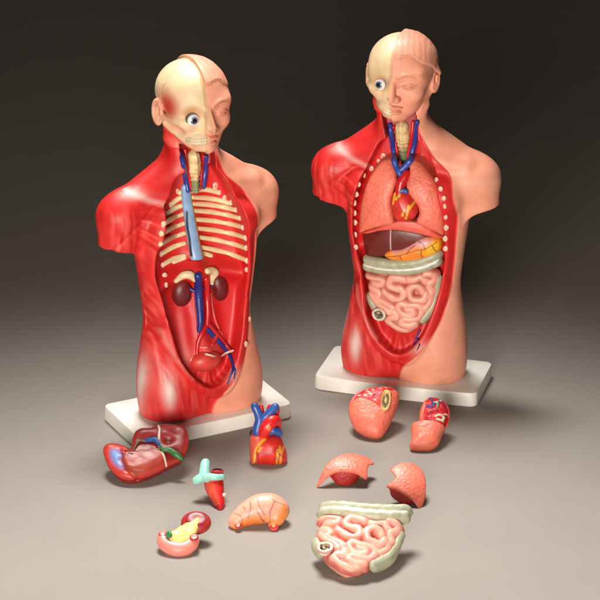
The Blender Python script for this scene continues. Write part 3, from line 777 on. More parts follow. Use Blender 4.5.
def gut_meshes():
    lo = (gut_out[:, 0].min() - 8, -52, gut_out[:, 1].min() - 6); hi = (gut_out[:, 0].max() + 8, 12, gut_out[:, 1].max() + 22)
    out = []
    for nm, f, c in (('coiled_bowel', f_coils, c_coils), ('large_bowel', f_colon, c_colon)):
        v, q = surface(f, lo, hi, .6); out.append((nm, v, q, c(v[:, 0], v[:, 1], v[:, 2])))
    rc = fit(zi([(146, 352)]), INS)[0]; r0 = front(zi([(146, 352)]), INS)[0]
    def f_ring(x, y, z):
        u, v = x - r0[0], z - r0[2]; rad = np.sqrt((u / 1.15) ** 2 + v * v); t = trunk(x, y, z) + INS - 2
        ring = np.sqrt((rad - 5.2) ** 2 + (t + .4) ** 2) - 1.5
        fold = ell(x, y, z, r0 + np.array([-1.2, 1.2, .8]), (2.0, 2.4, 1.6))
        floor_ = np.maximum(np.maximum(rad - 5, t + 2.2), -(t + 6))
        return np.minimum(np.minimum(ring + .8 * (vnoise(x, y, z, 3, 66) - .5), fold), floor_)
    def c_ring(x, y, z):
        u, v = x - r0[0], z - r0[2]; rad = np.sqrt((u / 1.15) ** 2 + v * v)
        P = Paint(len(x), lin(214, 206, 180)); P.add(soft(rad - 3.7 - 1.6 * (vnoise(x, y, z, 2, 67) - .5), 1), lin(104, 84, 62)); P.add(soft(np.hypot(u + 1.2, v - .8) - 1.5, .8), lin(196, 176, 140)); P.add(soft(np.hypot(u - 1.6, v + 1.2) - 1.1, .8), lin(52, 40, 32)); P.add(soft(np.abs(rad - 6.4) - .4, .8), lin(206, 120, 130)); return P.c
    v, q = surface(f_ring, r0 - 10, r0 + 10, .45); out.append(('bowel_opening', v, q, c_ring(v[:, 0], v[:, 1], v[:, 2])))
    return out
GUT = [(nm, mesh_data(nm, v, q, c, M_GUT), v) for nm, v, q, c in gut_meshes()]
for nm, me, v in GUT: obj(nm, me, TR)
bp_ = on_body('R', [(420, 330), (416.5, 337), (414, 344), (411, 349)], 1.0)
build_tube('groin_vein', bp_, [1.0, .9, .7, .5], NAVY, M_TUBE, TR, h=.45)
build_tube('groin_vein', on_body('R', [(417, 338), (419.5, 344), (417, 350)], .3), [.8, .7, .5], NAVY, M_TUBE, TR, h=.45)
print('fitted', _t.time() - _t0)

# ------------------------------------------------------------------ the loose organs on the table
class Frame:
    """an organ's own plane leaning on the table: u across, v up its face, w out of the face"""
    def __init__(s, px, py, tilt, spin=0.0):
        s.o = ground(px, py); t = math.radians(tilt); a = math.radians(spin)
        v = np.array([0, math.sin(t), math.cos(t)]); w = np.array([0, -math.cos(t), math.sin(t)])
        Rz = np.array([[math.cos(a), -math.sin(a), 0], [math.sin(a), math.cos(a), 0], [0, 0, 1]])
        s.V, s.W = Rz @ v, Rz @ w; s.U = Rz @ np.array([1.0, 0, 0])
    def uv(s, pts, w=0.0):
        out = []
        for px, py in pts:
            d = ray(px, py); t = ((s.o + s.W * w - CAM) @ s.W) / (d @ s.W); p = CAM + d * t - s.o
            out.append((p @ s.U, p @ s.V))
        return np.array(out)
    def uvw(s, pts): return np.array([[*s.uv([(a, b)], w)[0], w] for a, b, w in pts])
    def matrix(s):
        M = Matrix.Identity(4)
        for i, ax in enumerate((s.U, -s.W, s.V)):
            for j in range(3): M[j][i] = ax[j]
        M.translation = Vector(s.o) * S
        return M
class Organ:
    def __init__(s, name, label, cat, fr, group=None):
        s.F = fr; s.root = empty(name, fr.matrix()); tag(s.root, label, cat, group); s.low = 1e9; s.parts = []
    def part(s, name, f, lo, hi, col, mat, h=.6, parent=None):
        g = lambda x, y, z: f(x, z, -y)
        c = (lambda x, y, z: col(x, z, -y)) if callable(col) else col
        L = (lo[0], -hi[2], lo[1]); H = (hi[0], -lo[2], hi[1])
        v, q = surface(g, L, H, h); cc = c(v[:, 0], v[:, 1], v[:, 2]) if callable(c) else np.tile(c, (len(v), 1))
        wz = s.F.o[2] + v[:, 0] * s.F.U[2] - v[:, 1] * s.F.W[2] + v[:, 2] * s.F.V[2]
        s.low = min(s.low, wz.min())
        o = obj(name, mesh_data(name, v, q, cc, mat), parent or s.root); s.parts.append(o); return o
    def tubes(s, name, pts, r, col, mat=M_TUBE, h=.5, k=0, parent=None, n=5):
        p = s.F.uvw(pts); sp_ = spline(p, n); rr = list(np.interp(np.linspace(0, 1, len(sp_)), np.linspace(0, 1, len(p)), [r] * len(p) if np.isscalar(r) else r))
        m = max(rr) + 1
        return s.part(name, lambda u, v, w: tube(u, v, w, sp_, rr, k), sp_.min(0) - m, sp_.max(0) + m, col, mat, h, parent)
    def rest(s, sink=2.2):
        up = np.array([s.F.U[2], -s.F.W[2], s.F.V[2]])          # world up in the organ's own axes
        cut = s.low + sink                                       # a narrow flat where it stands
        for o in s.parts:
            me = o.data; v = np.empty(len(me.vertices) * 3, np.float32); me.vertices.foreach_get('co', v); v = v.reshape(-1, 3)
            wz = s.F.o[2] + (v / S) @ up; m = wz < cut
            v[m] += ((cut - wz[m])[:, None] * up * S).astype(np.float32); me.vertices.foreach_set('co', v.ravel()); me.update()
        s.low = cut
        M = s.root.matrix_world.copy(); d = s.F.o - CAM; M.translation += Vector(d) * (-s.low / d[2]) * S; s.root.matrix_world = M
def lens(u, v, w, P2, R, hf, hb, k=2.0):
    """rounded body inside an outline: hf thick to the front, hb to the back"""
    s = poly2(u, v, P2); t = np.clip(-s / R, 0, 1); pr = np.sqrt(np.maximum(1 - (1 - t) ** 2, 0))
    a = smax(w - hf * pr, -w - hb * pr, k)
    return np.where(s > 0, np.sqrt(np.maximum(s, 0) ** 2 + w * w * .9), smax(a * .62, s * .55, 1.0))
def box(P2, wlo, whi, m=2): return (P2[:, 0].min() - m, P2[:, 1].min() - m, wlo), (P2[:, 0].max() + m, P2[:, 1].max() + m, whi)

# ---- liver
F = Frame(140, 476, 62); A = Organ('liver', 'dark reddish brown liver lying hollow side up with a blue patch and green gall bladder', 'liver model', F)
zl = lambda pts: zm(95, 415, 6, pts)
out = spline(F.uv(zl([(50, 205), (78, 180), (140, 178), (190, 198), (214, 205), (220, 158), (238, 108), (282, 86), (332, 84), (385, 64), (452, 62), (520, 74), (556, 102), (562, 160), (545, 228), (508, 276), (430, 312), (370, 345), (300, 374), (220, 392), (150, 376), (95, 326), (60, 262)])), 3, True)
lob = spline(F.uv(zl([(160, 262), (200, 246), (300, 244), (392, 238), (424, 300), (330, 356), (240, 372), (180, 338), (158, 295)])), 3, True)
left_l = spline(F.uv(zl([(50, 205), (78, 180), (140, 178), (190, 200), (172, 250), (158, 300), (182, 345), (240, 380), (150, 376), (95, 326), (60, 262)])), 3, True)
bluep = spline(F.uv(zl([(92, 236), (130, 232), (165, 252), (156, 298), (172, 338), (150, 340), (110, 300)])), 3, True)
up = F.uv(zl([(300, 165), (440, 175), (420, 130), (260, 130), (490, 110), (480, 240)]))
wl = [F.uv(zl(q)) for q in ([(376, 66), (388, 110), (384, 160), (372, 182), (392, 226), (408, 262), (427, 312)], [(250, 236), (290, 242), (340, 240), (392, 230)], [(318, 374), (350, 364), (378, 348)])]
def f_liver(u, v, w):
    d = lens(u, v, w, out, 10, 6, 14)
    bump = 3.4 * np.clip(.5 - poly2(u, v, lob) / 4, 0, 1) - 2.6 * blob(u, v, up[0], (9, 6)) - 3.0 * blob(u, v, up[1], (5, 4)) + 1.6 * blob(u, v, up[2], (6, 5)) - 1.5 * blob(u, v, up[4], (6, 6)) - 2 * blob(u, v, up[5], (6, 6))
    bump = bump - 2.4 * np.exp(-(seg2(u, v, F.uv(zl([(172, 235), (158, 290), (185, 348), (260, 382)]))) / 1.8) ** 2) + .8 * (vnoise(u, v, w, 7, 71) - .5)
    return d - np.where(w > -3, bump, 0) * .6
def c_liver2(u, v, w):
    P = Paint(len(u), lin(146, 40, 34)); n = vnoise(u, v, w, 8, 72)
    P.add(.6 * np.clip(n * 2 - .8, 0, 1), lin(128, 26, 26))
    top = w > 0
    P.add(.8 * top * soft(poly2(u, v, lob), 4), lin(160, 62, 40)); P.add(.5 * top * blob(u, v, up[0], (9, 6)), lin(120, 20, 22)); P.add(.8 * top * blob(u, v, up[1], (4.5, 3.6)), lin(96, 14, 18))
    P.add(.5 * top * soft(-poly2(u, v, out) - 2.2, 1.5), lin(206, 60, 46))
    P.add(soft(poly2(u, v, left_l), 2) * top * .8, lin(206, 62, 44)); P.add(.9 * top * soft(poly2(u, v, bluep), 5), lin(74, 132, 196))
    for l in wl: P.add(top * soft(seg2(u, v, l) - .75, .7), lin(238, 228, 216))
    return P.c
A.part('liver_body', f_liver, *box(out, -25, 14), c_liver2, M_ORG)
A.tubes('gall_bladder', [(*zl([q])[0], w) for q, w in (((392, 190), 8), ((404, 206), 9), ((446, 212), 9), ((484, 238), 8), ((516, 264), 6))], [1.4, 2.2, 2.7, 3.0, 2.2], lin(52, 104, 52), M_ORG)
A.tubes('portal_vein', [(*zl([q])[0], w) for q, w in (((302, 158), 5), ((330, 150), 7), ((360, 150), 8.5), ((384, 180), 9))], [1.6, 2.2, 2.4, 1.4], lin(44, 84, 146), M_ORG)
A.tubes('liver_duct', [(*zl([q])[0], w) for q, w in (((232, 216), 6), ((248, 180), 6), ((275, 158), 6), ((302, 160), 6))], [1.2, 1.5, 1.5, 1.0], lin(92, 62, 40), M_ORG)
A.tubes('vein_stump', [(*zl([q])[0], w) for q, w in (((176, 236), 5.5), ((200, 236), 7), ((226, 240), 7.5))], [2.0, 2.2, 2.0], lambda u, v, w: np.where((np.abs(u - u.min() - 3.2) < 1.5)[:, None], lin(240, 236, 226), lin(70, 24, 26)), M_ORG)
A.rest()

# ---- heart
F = Frame(268, 464, 14, 0); A = Organ('heart', 'loose red heart with yellow fat streaks standing upright, blue and red vessels on top', 'heart model', F)
zh = lambda pts: zm(240, 395, 8, pts)
out = spline(F.uv(zh([(80, 340), (100, 306), (150, 294), (230, 308), (320, 328), (355, 400), (378, 478), (374, 528), (340, 552), (240, 556), (130, 552), (86, 545), (74, 430)])), 3, True)
atr = spline(F.uv(zh([(78, 340), (100, 306), (160, 298), (205, 325), (150, 380), (126, 440), (128, 545), (88, 540), (76, 430)])), 3, True)
yl_ = [F.uv(zh(q)) for q in ([(200, 336), (168, 362), (140, 395), (124, 430), (118, 480), (116, 530)], [(304, 420), (298, 460), (300, 500), (294, 540)], [(350, 408), (336, 440), (330, 480), (322, 530)], [(318, 400), (322, 440)], [(150, 430), (165, 400)])]
dk = [F.uv(zh(q)) for q in ([(316, 396), (306, 430), (318, 460), (302, 490), (306, 530)], [(306, 400), (260, 440), (160, 440)], [(300, 470), (270, 500)], [(318, 450), (345, 480)], [(128, 440), (150, 470), (145, 520)])]
def f_heart(u, v, w):
    d = lens(u, v, w, out, 13, 14, 12)
    g = np.exp(-(seg2(u, v, F.uv(zh([(215, 318), (170, 362), (136, 410), (126, 470), (124, 550)]))) / 1.3) ** 2) + .7 * np.exp(-(seg2(u, v, yl_[1]) / 1.3) ** 2)
    return d + np.where(w > 0, .8 * g, 0) - .5 * (vnoise(u, v, w, 6, 81) - .5)
def c_heart(u, v, w):
    P = Paint(len(u), lin(214, 38, 30)); n = vnoise(u, v, w, 5, 82); P.add(.4 * n, lin(232, 70, 48)); f = w > -4
    P.add(.8 * soft(poly2(u, v, atr), 3), lin(228, 104, 84))
    for i, l in enumerate(yl_): P.add(f * .9 * soft(seg2(u, v, l) - 1.1 - 1.0 * (n - .5), 1.1), lin(244, 176, 52))
    for l in dk: P.add(f * .8 * soft(seg2(u, v, l) - .4, .6), lin(96, 44, 84))
    return P.c
hb = A.part('heart_body', f_heart, *box(out, -15, 17), c_heart, M_ORG)
HB = lin(50, 84, 158)
zz = lambda l: [(*zh([q])[0], w) for q, w in l]
def two(u, v, w, a, b):  return np.where((w < -1.5)[:, None], b, a)
A.tubes('vena_cava', zz((((140, 300), 4), ((146, 250), 4), ((158, 205), 4), ((145, 150), 3), ((116, 88), 2))), [4.4, 4.2, 4.0, 3.6, 3.4], HB, k=1)
A.tubes('vena_cava', zz((((160, 210), 4), ((205, 175), 5), ((250, 130), 4), ((284, 95), 3))), [3.4, 3.8, 3.8, 3.5], HB, k=1)
A.tubes('artery_branch', zz((((190, 200), -1), ((178, 150), -2), ((168, 92), -2))), [2.4, 2.4, 2.2], ARTERY)
A.tubes('artery_branch', zz((((205, 190), -1), ((218, 150), -2), ((240, 92), -2))), [2.4, 2.4, 2.2], ARTERY)
A.tubes('artery_branch', zz((((290, 185), 1), ((300, 140), 0), ((304, 98), -1))), [2.2, 1.8, 1.6], ARTERY)
A.tubes('aorta', zz((((190, 305), 8), ((215, 255), 9), ((250, 215), 8), ((285, 200), 4), ((296, 240), 0), ((290, 290), -2))), [5.0, 5.8, 5.6, 4.8, 4.2, 4.0], lambda u, v, w: np.where((blob(u, v, F.uv(zh([(232, 240)]))[0], (2.4, 3.6)) > .55)[:, None], lin(236, 120, 60), lin(218, 34, 32)), k=1)
A.tubes('pulmonary_artery', zz((((235, 298), 8), ((265, 285), 8.5), ((296, 290), 6), ((316, 308), 2))), [3, 4.0, 4.0, 3.4], HB)
A.tubes('vein_stump', zz((((104, 330), -4), ((94, 305), -3), ((106, 286), -2))), [2.2, 2.4, 2.0], lin(52, 40, 60))
A.rest()

# ---- windpipe piece
F = Frame(220, 509, 62, 0); A = Organ('windpipe', 'small red cone shaped organ piece under pale teal forked tubes', 'organ piece', F)
zt = lambda l: [(190 + q[0] / 9.24, 455 + q[1] / 9.24, w) for q, w in l]
TEAL = lin(140, 206, 190)
def c_teal(u, v, w):
    P = Paint(len(u), TEAL); P.add(.5 * vnoise(u, v, w, 3, 91), lin(168, 220, 204)); return P.c
A.tubes('airway', zt((((144, 72), 10), ((136, 130), 10), ((134, 190), 9), ((160, 212), 8))), [4.0, 4.4, 4.8, 4.0], c_teal, M_ORG, k=1)
A.tubes('airway', zt((((134, 195), 9), ((96, 214), 8), ((56, 236), 6))), [4.0, 3.6, 3.4], c_teal, M_ORG, k=1)
A.tubes('airway', zt((((140, 204), 10), ((200, 204), 10), ((250, 206), 10), ((298, 202), 8))), [3.6, 3.0, 2.6, 2.4], c_teal, M_ORG, k=1)
A.tubes('tube_rim', zt((((45, 222), 6), ((50, 246), 6), ((62, 262), 5))), [1.0, 1.2, 1.0], lin(92, 140, 120), M_ORG)
o_ = F.uvw(zt((((253, 158), 8),)))[0]
def f_hole(u, v, w):
    a, b = u - o_[0], v - o_[1]; d = ell(u, v, w, o_, (5.6, 2.8, 6)); return smax(d, -ell(u, v, w, o_ + np.array([0, .6, 4.5]), (4.2, 1.6, 6)), .6)
A.part('vessel_mouth', f_hole, o_ - 9, o_ + 9, lambda u, v, w: np.where((ell(u, v, w, o_ + np.array([0, .6, 4.5]), (4.5, 1.9, 6)) < .4)[:, None], lin(96, 10, 26), lin(196, 40, 52)), M_ORG, h=.45)
def c_cone(u, v, w):
    P = Paint(len(u), lin(214, 34, 32)); ax = F.uvw(zt((((215, 240), 4),)))[0]
    P.add(soft(u - ax[0] + (v - ax[1]) * .28 + 1, 2.5) * .85, lin(228, 96, 64)); P.add(.4 * vnoise(u, v, w, 4, 92), lin(190, 20, 26)); return P.c
A.tubes('red_cone', zt((((220, 250), 0), ((226, 300), 0), ((242, 355), 0), ((258, 410), 0), ((276, 458), 0))), [8.0, 7.6, 6.2, 4.8, 3.6], c_cone, M_ORG, k=2)
A.tubes('red_nub', zt((((272, 440), 1), ((278, 488), 0))), [3.4, 3.2], lin(190, 22, 28), M_ORG)
A.tubes('white_nub', zt((((296, 378), 2), ((318, 366), 3))), [2.0, 1.5], lin(232, 214, 206), M_ORG)
A.rest()

# ---- pancreas, duodenum and spleen
F = Frame(178, 552, 62, 0); A = Organ('pancreas', 'yellow pancreas in a pink curved gut loop with a dark red spleen behind', 'pancreas model', F)
zp = lambda pts: zm(150, 480, 4, pts)
zq = lambda l: [(*zp([q])[0], w) for q, w in l]
pan = spline(F.uv(zp([(66, 232), (94, 210), (126, 192), (158, 174), (194, 160), (206, 180), (194, 206), (184, 236), (150, 262), (110, 268), (80, 258)])), 3, True)
duo = F.uv(zp([(50, 222), (56, 250), (78, 268), (112, 278), (150, 270), (174, 244)]))
def f_duo(u, v, w): return tube(u, v, w, [(a, b, 0) for a, b in spline(duo, 4)], list(np.interp(np.linspace(0, 1, 21), [0, .2, .6, .9, 1], [4.2, 5.6, 6.4, 6, 5.2])), 1)
def c_duo(u, v, w):
    P = Paint(len(u), lin(236, 140, 124)); P.add(.4 * vnoise(u, v, w, 5, 101), lin(226, 110, 98)); return P.c
A.part('gut_loop', f_duo, (duo[:, 0].min() - 8, duo[:, 1].min() - 8, -8), (duo[:, 0].max() + 8, duo[:, 1].max() + 8, 8), c_duo, M_GUT)
def f_pan(u, v, w): return lens(u, v, w - 3, pan, 8, 4.5, 5) - 1.0 * (vnoise(u, v, w, 3.4, 102) - .5)
def c_pan(u, v, w):
    P = Paint(len(u), lin(238, 210, 128)); P.add(.5 * np.clip(vnoise(u, v, w, 3, 103) * 2 - .8, 0, 1), lin(222, 184, 96)); return P.c
A.part('pancreas_body', f_pan, *box(pan, -4, 9), c_pan, M_GUT)
spl = F.uvw(zq((((184, 172), 0),)))[0]
A.part('spleen', lambda u, v, w: smax(ell(u, v, w, spl, (13.2, 11.4, 7)), -ell(u, v, w, spl + np.array([2, 1, 9]), (8.5, 6.5, 3.2)), 2.5), spl - 15, spl + 15,
       lambda u, v, w: np.tile(lin(140, 26, 28), (len(u), 1)) * (1 - .35 * vnoise(u, v, w, 4, 104))[:, None] + lin(210, 70, 60) * np.clip((ell(u, v, w, spl, (11.2, 9.2, 9)) > 0), 0, 1)[:, None] * .25, M_ORG)
for (q, w), r in ((((51, 217), 4), 3.0), (((176, 230), 6.5), 3.4)):
    c = F.uvw(zq(((q, w),)))[0]
    A.part('gut_opening', lambda u, v, w, c=c, r=r: smax(ell(u, v, w, c, (r * 1.15, r, 2.2)), -ell(u, v, w, c + np.array([0, 0, 1.8]), (r * .7, r * .6, 1.8)), .4), c - 6, c + 6,
           lambda u, v, w, c=c, r=r: np.where((np.hypot((u - c[0]) / 1.15, v - c[1]) < r * .66)[:, None], lin(238, 178, 168), lin(176, 38, 48)), M_ORG, h=.4)
A.tubes('bile_duct', zq((((68, 222), 7), ((76, 210), 7.5), ((82, 222), 7.5), ((74, 230), 7))), [1.4, 1.6, 1.6, 1.2], lin(52, 112, 60), M_ORG)
A.rest()

# ---- stomach
F = Frame(258, 531, 50, 0); A = Organ('stomach', 'small pink stomach with orange belly and thin dark red veins', 'stomach model', F)
zs = lambda l: [(*zp([q])[0], w) for q, w in l]
axs = F.uvw(zs((((342, 168), 0), ((362, 152), 0), ((396, 132), 0), ((440, 116), 0), ((485, 112), 0), ((512, 122), 0))))
sp_s = spline(axs, 5); r_s = list(np.interp(np.linspace(0, 1, len(sp_s)), np.linspace(0, 1, 6), [6.0, 7.6, 10.0, 12.6, 12.2, 9.0]))
tail = F.uvw(zs((((514, 124), 0), ((508, 155), 0), ((494, 178), 1))))
def f_sto(u, v, w): return smin(tube(u, v, w, sp_s, r_s, 2), tube(u, v, w, tail, [9.0, 6.5, 4.6], 1), 3)
veins = [F.uv(zp(q), 9) for q in ([(400, 90), (404, 115), (392, 150)], [(430, 78), (436, 110), (458, 140)], [(470, 66), (500, 92), (540, 100)], [(338, 130), (365, 145), (372, 175)], [(425, 125), (445, 150), (470, 160)], [(500, 90), (480, 130), (478, 165)], [(380, 120), (372, 108)])]
inner = F.uv(zp([(330, 190), (365, 180), (400, 165), (440, 165), (478, 172), (508, 168), (535, 140), (542, 120)]), 6)
def c_sto(u, v, w):
    P = Paint(len(u), lin(240, 158, 132)); n = vnoise(u, v, w, 5, 111); P.add(.4 * n, lin(244, 178, 150))
    P.add(.95 * soft(seg2(u, v, inner) - 3.6 - 1.5 * (n - .5), 5), lin(240, 140, 60)); P.add(.6 * soft(seg2(u, v, inner[1:4]) - 1.0, 3), lin(232, 106, 40))
    for l in veins: P.add(.9 * (w > 0) * soft(seg2(u, v, l) - .35 + .2 * (n - .5), .6), lin(136, 40, 44))
    return P.c
A.part('stomach_body', f_sto, axs.min(0) - 16, axs.max(0) + np.array([16, 16, 16]), c_sto, M_GUT)
for (q, w), r in ((((352, 182), 5.5), 3.0), (((496, 190), 3.0), 4.2)):
    c = F.uvw(zs(((q, w),)))[0]; big = r > 4
    A.part('stomach_opening', lambda u, v, w, c=c, r=r: smax(ell(u, v, w, c, (r, r * .85, 2.6)), -ell(u, v, w, c + np.array([0, 0, 2.2]), (r * .6, r * .5, 2)), .4), c - 7, c + 7,
           lambda u, v, w, c=c, r=r, big=big: np.where((np.hypot(u - c[0], v - c[1]) < r * .6)[:, None], lin(160, 30, 40) if big else lin(240, 190, 180), lin(200, 60, 66)), M_ORG, h=.4)
A.rest()

# ---- lungs
def c_lungs(u, v, w):
    P = Paint(len(u), lin(234, 116, 92)); P.add(.45 * np.clip(vnoise(u, v, w, 2.0, 121) * 2.4 - 1.1, 0, 1), lin(208, 78, 58)); P.add(.3 * vnoise(u, v, w, 11, 122), lin(242, 140, 112)); return P.c
def shell(name, label, fr, pts, ctr, rad, th, under, arch):
    """a curved slice of lung, hollow underneath; rad = ellipsoid radii of the dome in u,v,w"""
    A = Organ(name, label, 'lung model', fr, 'four loose lung pieces')
    P2 = spline(fr.uv(pts), 3, True); c = np.array([*fr.uv([ctr])[0], -rad[2] + 2.0])
    am = fr.uv([arch])[0]
    def f(u, v, w):
        e = ell(u, v, w, c, rad); wd = blob(u, v, am, (13, 16), 1.5); return smax(smax(e, -(e + th), .8), poly2(u, v + 1.2 * wd * np.clip(-e - 2.5, 0, 9), P2) * .7 + (1 - wd) * .75 * np.clip(-e - 1, 0, 9), 1.5)
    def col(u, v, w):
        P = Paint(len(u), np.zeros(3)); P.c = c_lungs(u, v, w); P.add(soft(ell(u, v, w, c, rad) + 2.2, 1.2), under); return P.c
    A.part('lung_slice', f, *box(P2, c[2] - 4, 8, 16), col, M_LUNG); return A
zs1 = lambda pts: zm(305, 430, 4.286, pts)
F = Frame(343, 484, 58, 0)
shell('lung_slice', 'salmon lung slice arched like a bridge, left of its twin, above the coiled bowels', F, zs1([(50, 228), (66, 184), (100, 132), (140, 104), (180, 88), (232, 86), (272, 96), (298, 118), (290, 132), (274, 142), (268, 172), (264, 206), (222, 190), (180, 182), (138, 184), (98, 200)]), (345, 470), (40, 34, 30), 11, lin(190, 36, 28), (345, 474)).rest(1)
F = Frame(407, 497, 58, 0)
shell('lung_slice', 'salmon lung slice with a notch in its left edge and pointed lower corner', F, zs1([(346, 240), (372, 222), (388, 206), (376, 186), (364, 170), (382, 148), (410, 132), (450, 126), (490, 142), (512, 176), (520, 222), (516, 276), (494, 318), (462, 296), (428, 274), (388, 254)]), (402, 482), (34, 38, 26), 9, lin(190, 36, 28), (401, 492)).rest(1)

zk = lambda pts: zm(340, 380, 5, pts)
F = Frame(373, 439, 58, 0); A = Organ('lung_half', 'large rounded lung half with spotted red cut face and oval hole', 'lung model', F, 'four loose lung pieces')
out = spline(F.uv(zk([(42, 150), (52, 104), (84, 64), (130, 44), (196, 32), (262, 38), (296, 74), (292, 124), (266, 190), (238, 246), (202, 288), (144, 286), (84, 252), (52, 204)])), 3, True)
redp = spline(F.uv(zk([(46, 128), (62, 86), (110, 46), (196, 34), (262, 40), (286, 60), (248, 84), (218, 108), (212, 172), (184, 150), (140, 126), (90, 112)])), 3, True)
sidep = spline(F.uv(zk([(284, 58), (298, 84), (290, 130), (266, 186), (236, 190), (256, 150), (254, 96)])), 3, True)
hil = F.uv(zk([(232, 86), (222, 176)])); hc = hil.mean(0); hd = hil[0] - hil[1]; ha = math.atan2(hd[1], hd[0]); hL = np.linalg.norm(hd) / 2
spots = [(110, 78), (134, 64), (164, 70), (180, 48), (200, 62), (150, 92), (172, 100), (126, 100), (96, 96), (190, 84), (160, 52), (108, 62), (206, 44), (140, 80), (172, 124), (120, 112), (228, 54)]
sp2 = F.uv(zk(spots))
def hloc(u, v): c, s = math.cos(ha), math.sin(ha); return (c * (u - hc[0]) + s * (v - hc[1])) / hL, (-s * (u - hc[0]) + c * (v - hc[1])) / (hL * .36)
def f_lh(u, v, w):
    d = lens(u, v, w, out, 16, 12, 12)
    a, b = hloc(u, v); r = np.hypot(a, b)
    cut = 2.6 * np.clip(.5 - poly2(u, v, redp) / 3, 0, 1)
    for q in sp2[::2]: cut = cut + .5 * blob(u, v, q, (1.1, .9))
    return d + np.where(w > 0, cut * .7 + 2.4 * np.clip(1.15 - r, 0, .6) - 1.0 * np.exp(-((r - 1.15) / .22) ** 2), 0)
def c_lh(u, v, w):
    P = Paint(len(u), np.zeros(3)); P.c = c_lungs(u, v, w); f = w > -2
    P.add(f * soft(poly2(u, v, redp), 1.5), lin(206, 30, 32))
    for i, q in enumerate(sp2):
        a = .7 * math.sin(i * 2.3); c, s = math.cos(a), math.sin(a); U, V = c * (u - q[0]) + s * (v - q[1]), -s * (u - q[0]) + c * (v - q[1])
        P.add(f * soft(np.sqrt((U / 1.55) ** 2 + (V / .85) ** 2) - 1, .6), lin(246, 206, 186) if i % 3 else lin(110, 12, 20))
    a, b = hloc(u, v); r = np.hypot(a, b); P.add(f * soft(r - 1.25, .15), lin(222, 190, 122)); P.add(f * soft(r - .82, .2), lin(94, 66, 40))
    P.add(f * .8 * soft(np.hypot(a - .1, b) - .34, .2), lin(206, 186, 130)); return P.c
A.part('lung_body', f_lh, *box(out, -17, 15), c_lh, M_LUNG, h=.5); A.rest()

F = Frame(424, 450, 58, 0); A = Organ('lung_half', 'smaller lung half with red cut top showing blue and white vessels', 'lung model', F, 'four loose lung pieces')
out = spline(F.uv(zk([(356, 228), (392, 208), (398, 160), (412, 122), (436, 92), (466, 86), (504, 98), (542, 132), (550, 180), (540, 222), (516, 272), (490, 328), (442, 352), (376, 350), (346, 336), (358, 294)])), 3, True)
redq = spline(F.uv(zk([(416, 216), (424, 150), (430, 104), (452, 88), (504, 100), (542, 134), (549, 180), (538, 222), (520, 236), (470, 226)])), 3, True)
ves = [(F.uv(zk(q)), c, r) for q, c, r in (([(432, 150), (452, 156), (470, 140)], lin(50, 70, 150), 1.3), ([(448, 106), (462, 128), (470, 150)], lin(40, 70, 130), .9), ([(470, 140), (490, 130), (506, 118)], lin(214, 220, 200), 1.0), ([(490, 130), (484, 160)], lin(120, 150, 120), .9),
        ([(476, 204), (498, 196), (520, 206), (512, 222), (484, 218)], lin(206, 210, 180), 1.0), ([(500, 200), (540, 184)], lin(232, 180, 160), .8), ([(510, 150), (532, 160)], lin(140, 20, 40), 1.2), ([(440, 190), (460, 180), (480, 178)], lin(150, 16, 26), 1.1))]
def f_l2(u, v, w):
    d = lens(u, v, w, out, 12, 10, 9); red = np.clip(.5 - poly2(u, v, redq) / 2.5, 0, 1)
    b = -2.0 * red
    for l, c, r in ves: b = b + 1.1 * np.exp(-(seg2(u, v, l) / (r * 1.1)) ** 2)
    b = b - 1.5 * np.exp(-(seg2(u, v, F.uv(zk([(392, 208), (420, 214), (470, 226), (530, 240)]))) / 1.4) ** 2)
    return d - np.where(w > 0, b * .7, 0)
def c_l2(u, v, w):
    P = Paint(len(u), np.zeros(3)); P.c = c_lungs(u, v, w); f = w > -1
    P.add(f * soft(poly2(u, v, redq), 1.2), lin(204, 30, 36)); P.add(f * .5 * soft(poly2(u, v, redq) + 3, 3) * vnoise(u, v, w, 3, 131), lin(140, 14, 30))
    for l, c, r in ves: P.add(f * soft(seg2(u, v, l) - r, .6), c)
    return P.c
A.part('lung_body', f_l2, *box(out, -13, 13), c_l2, M_LUNG, h=.5); A.rest()

# ---- the loose block of bowels: the same pieces as in the right model, lying on its back
gv = np.concatenate([v for _, _, v in GUT]); gc = np.array([(gv[:, 0].min() + gv[:, 0].max()) / 2, gv[:, 1].mean(), (gv[:, 2].min() + gv[:, 2].max()) / 2])
g0 = ground(355.5, 535); t = math.radians(-64)
R3 = Matrix.Rotation(math.radians(-6), 4, 'Z') @ Matrix.Rotation(t, 4, 'X') @ Matrix.Rotation(math.radians(11), 4, 'Y')
M = Matrix.Translation(Vector(g0) * S) @ R3 @ Matrix.Translation(-Vector(gc) * S)
zmin = ((np.c_[gv * S, np.ones(len(gv))] @ np.array(M).T)[:, 2]).min(); M = Matrix.Translation(Vector(g0 - CAM) * (zmin / (CAM[2] - g0[2]))) @ M
R_ = empty('bowels', M); tag(R_, 'loose block of coiled pink bowels under a pale green band, nearest piece on the table', 'intestine model')
for nm, me, v in GUT: obj(nm, me, R_)
print('loose', _t.time() - _t0)

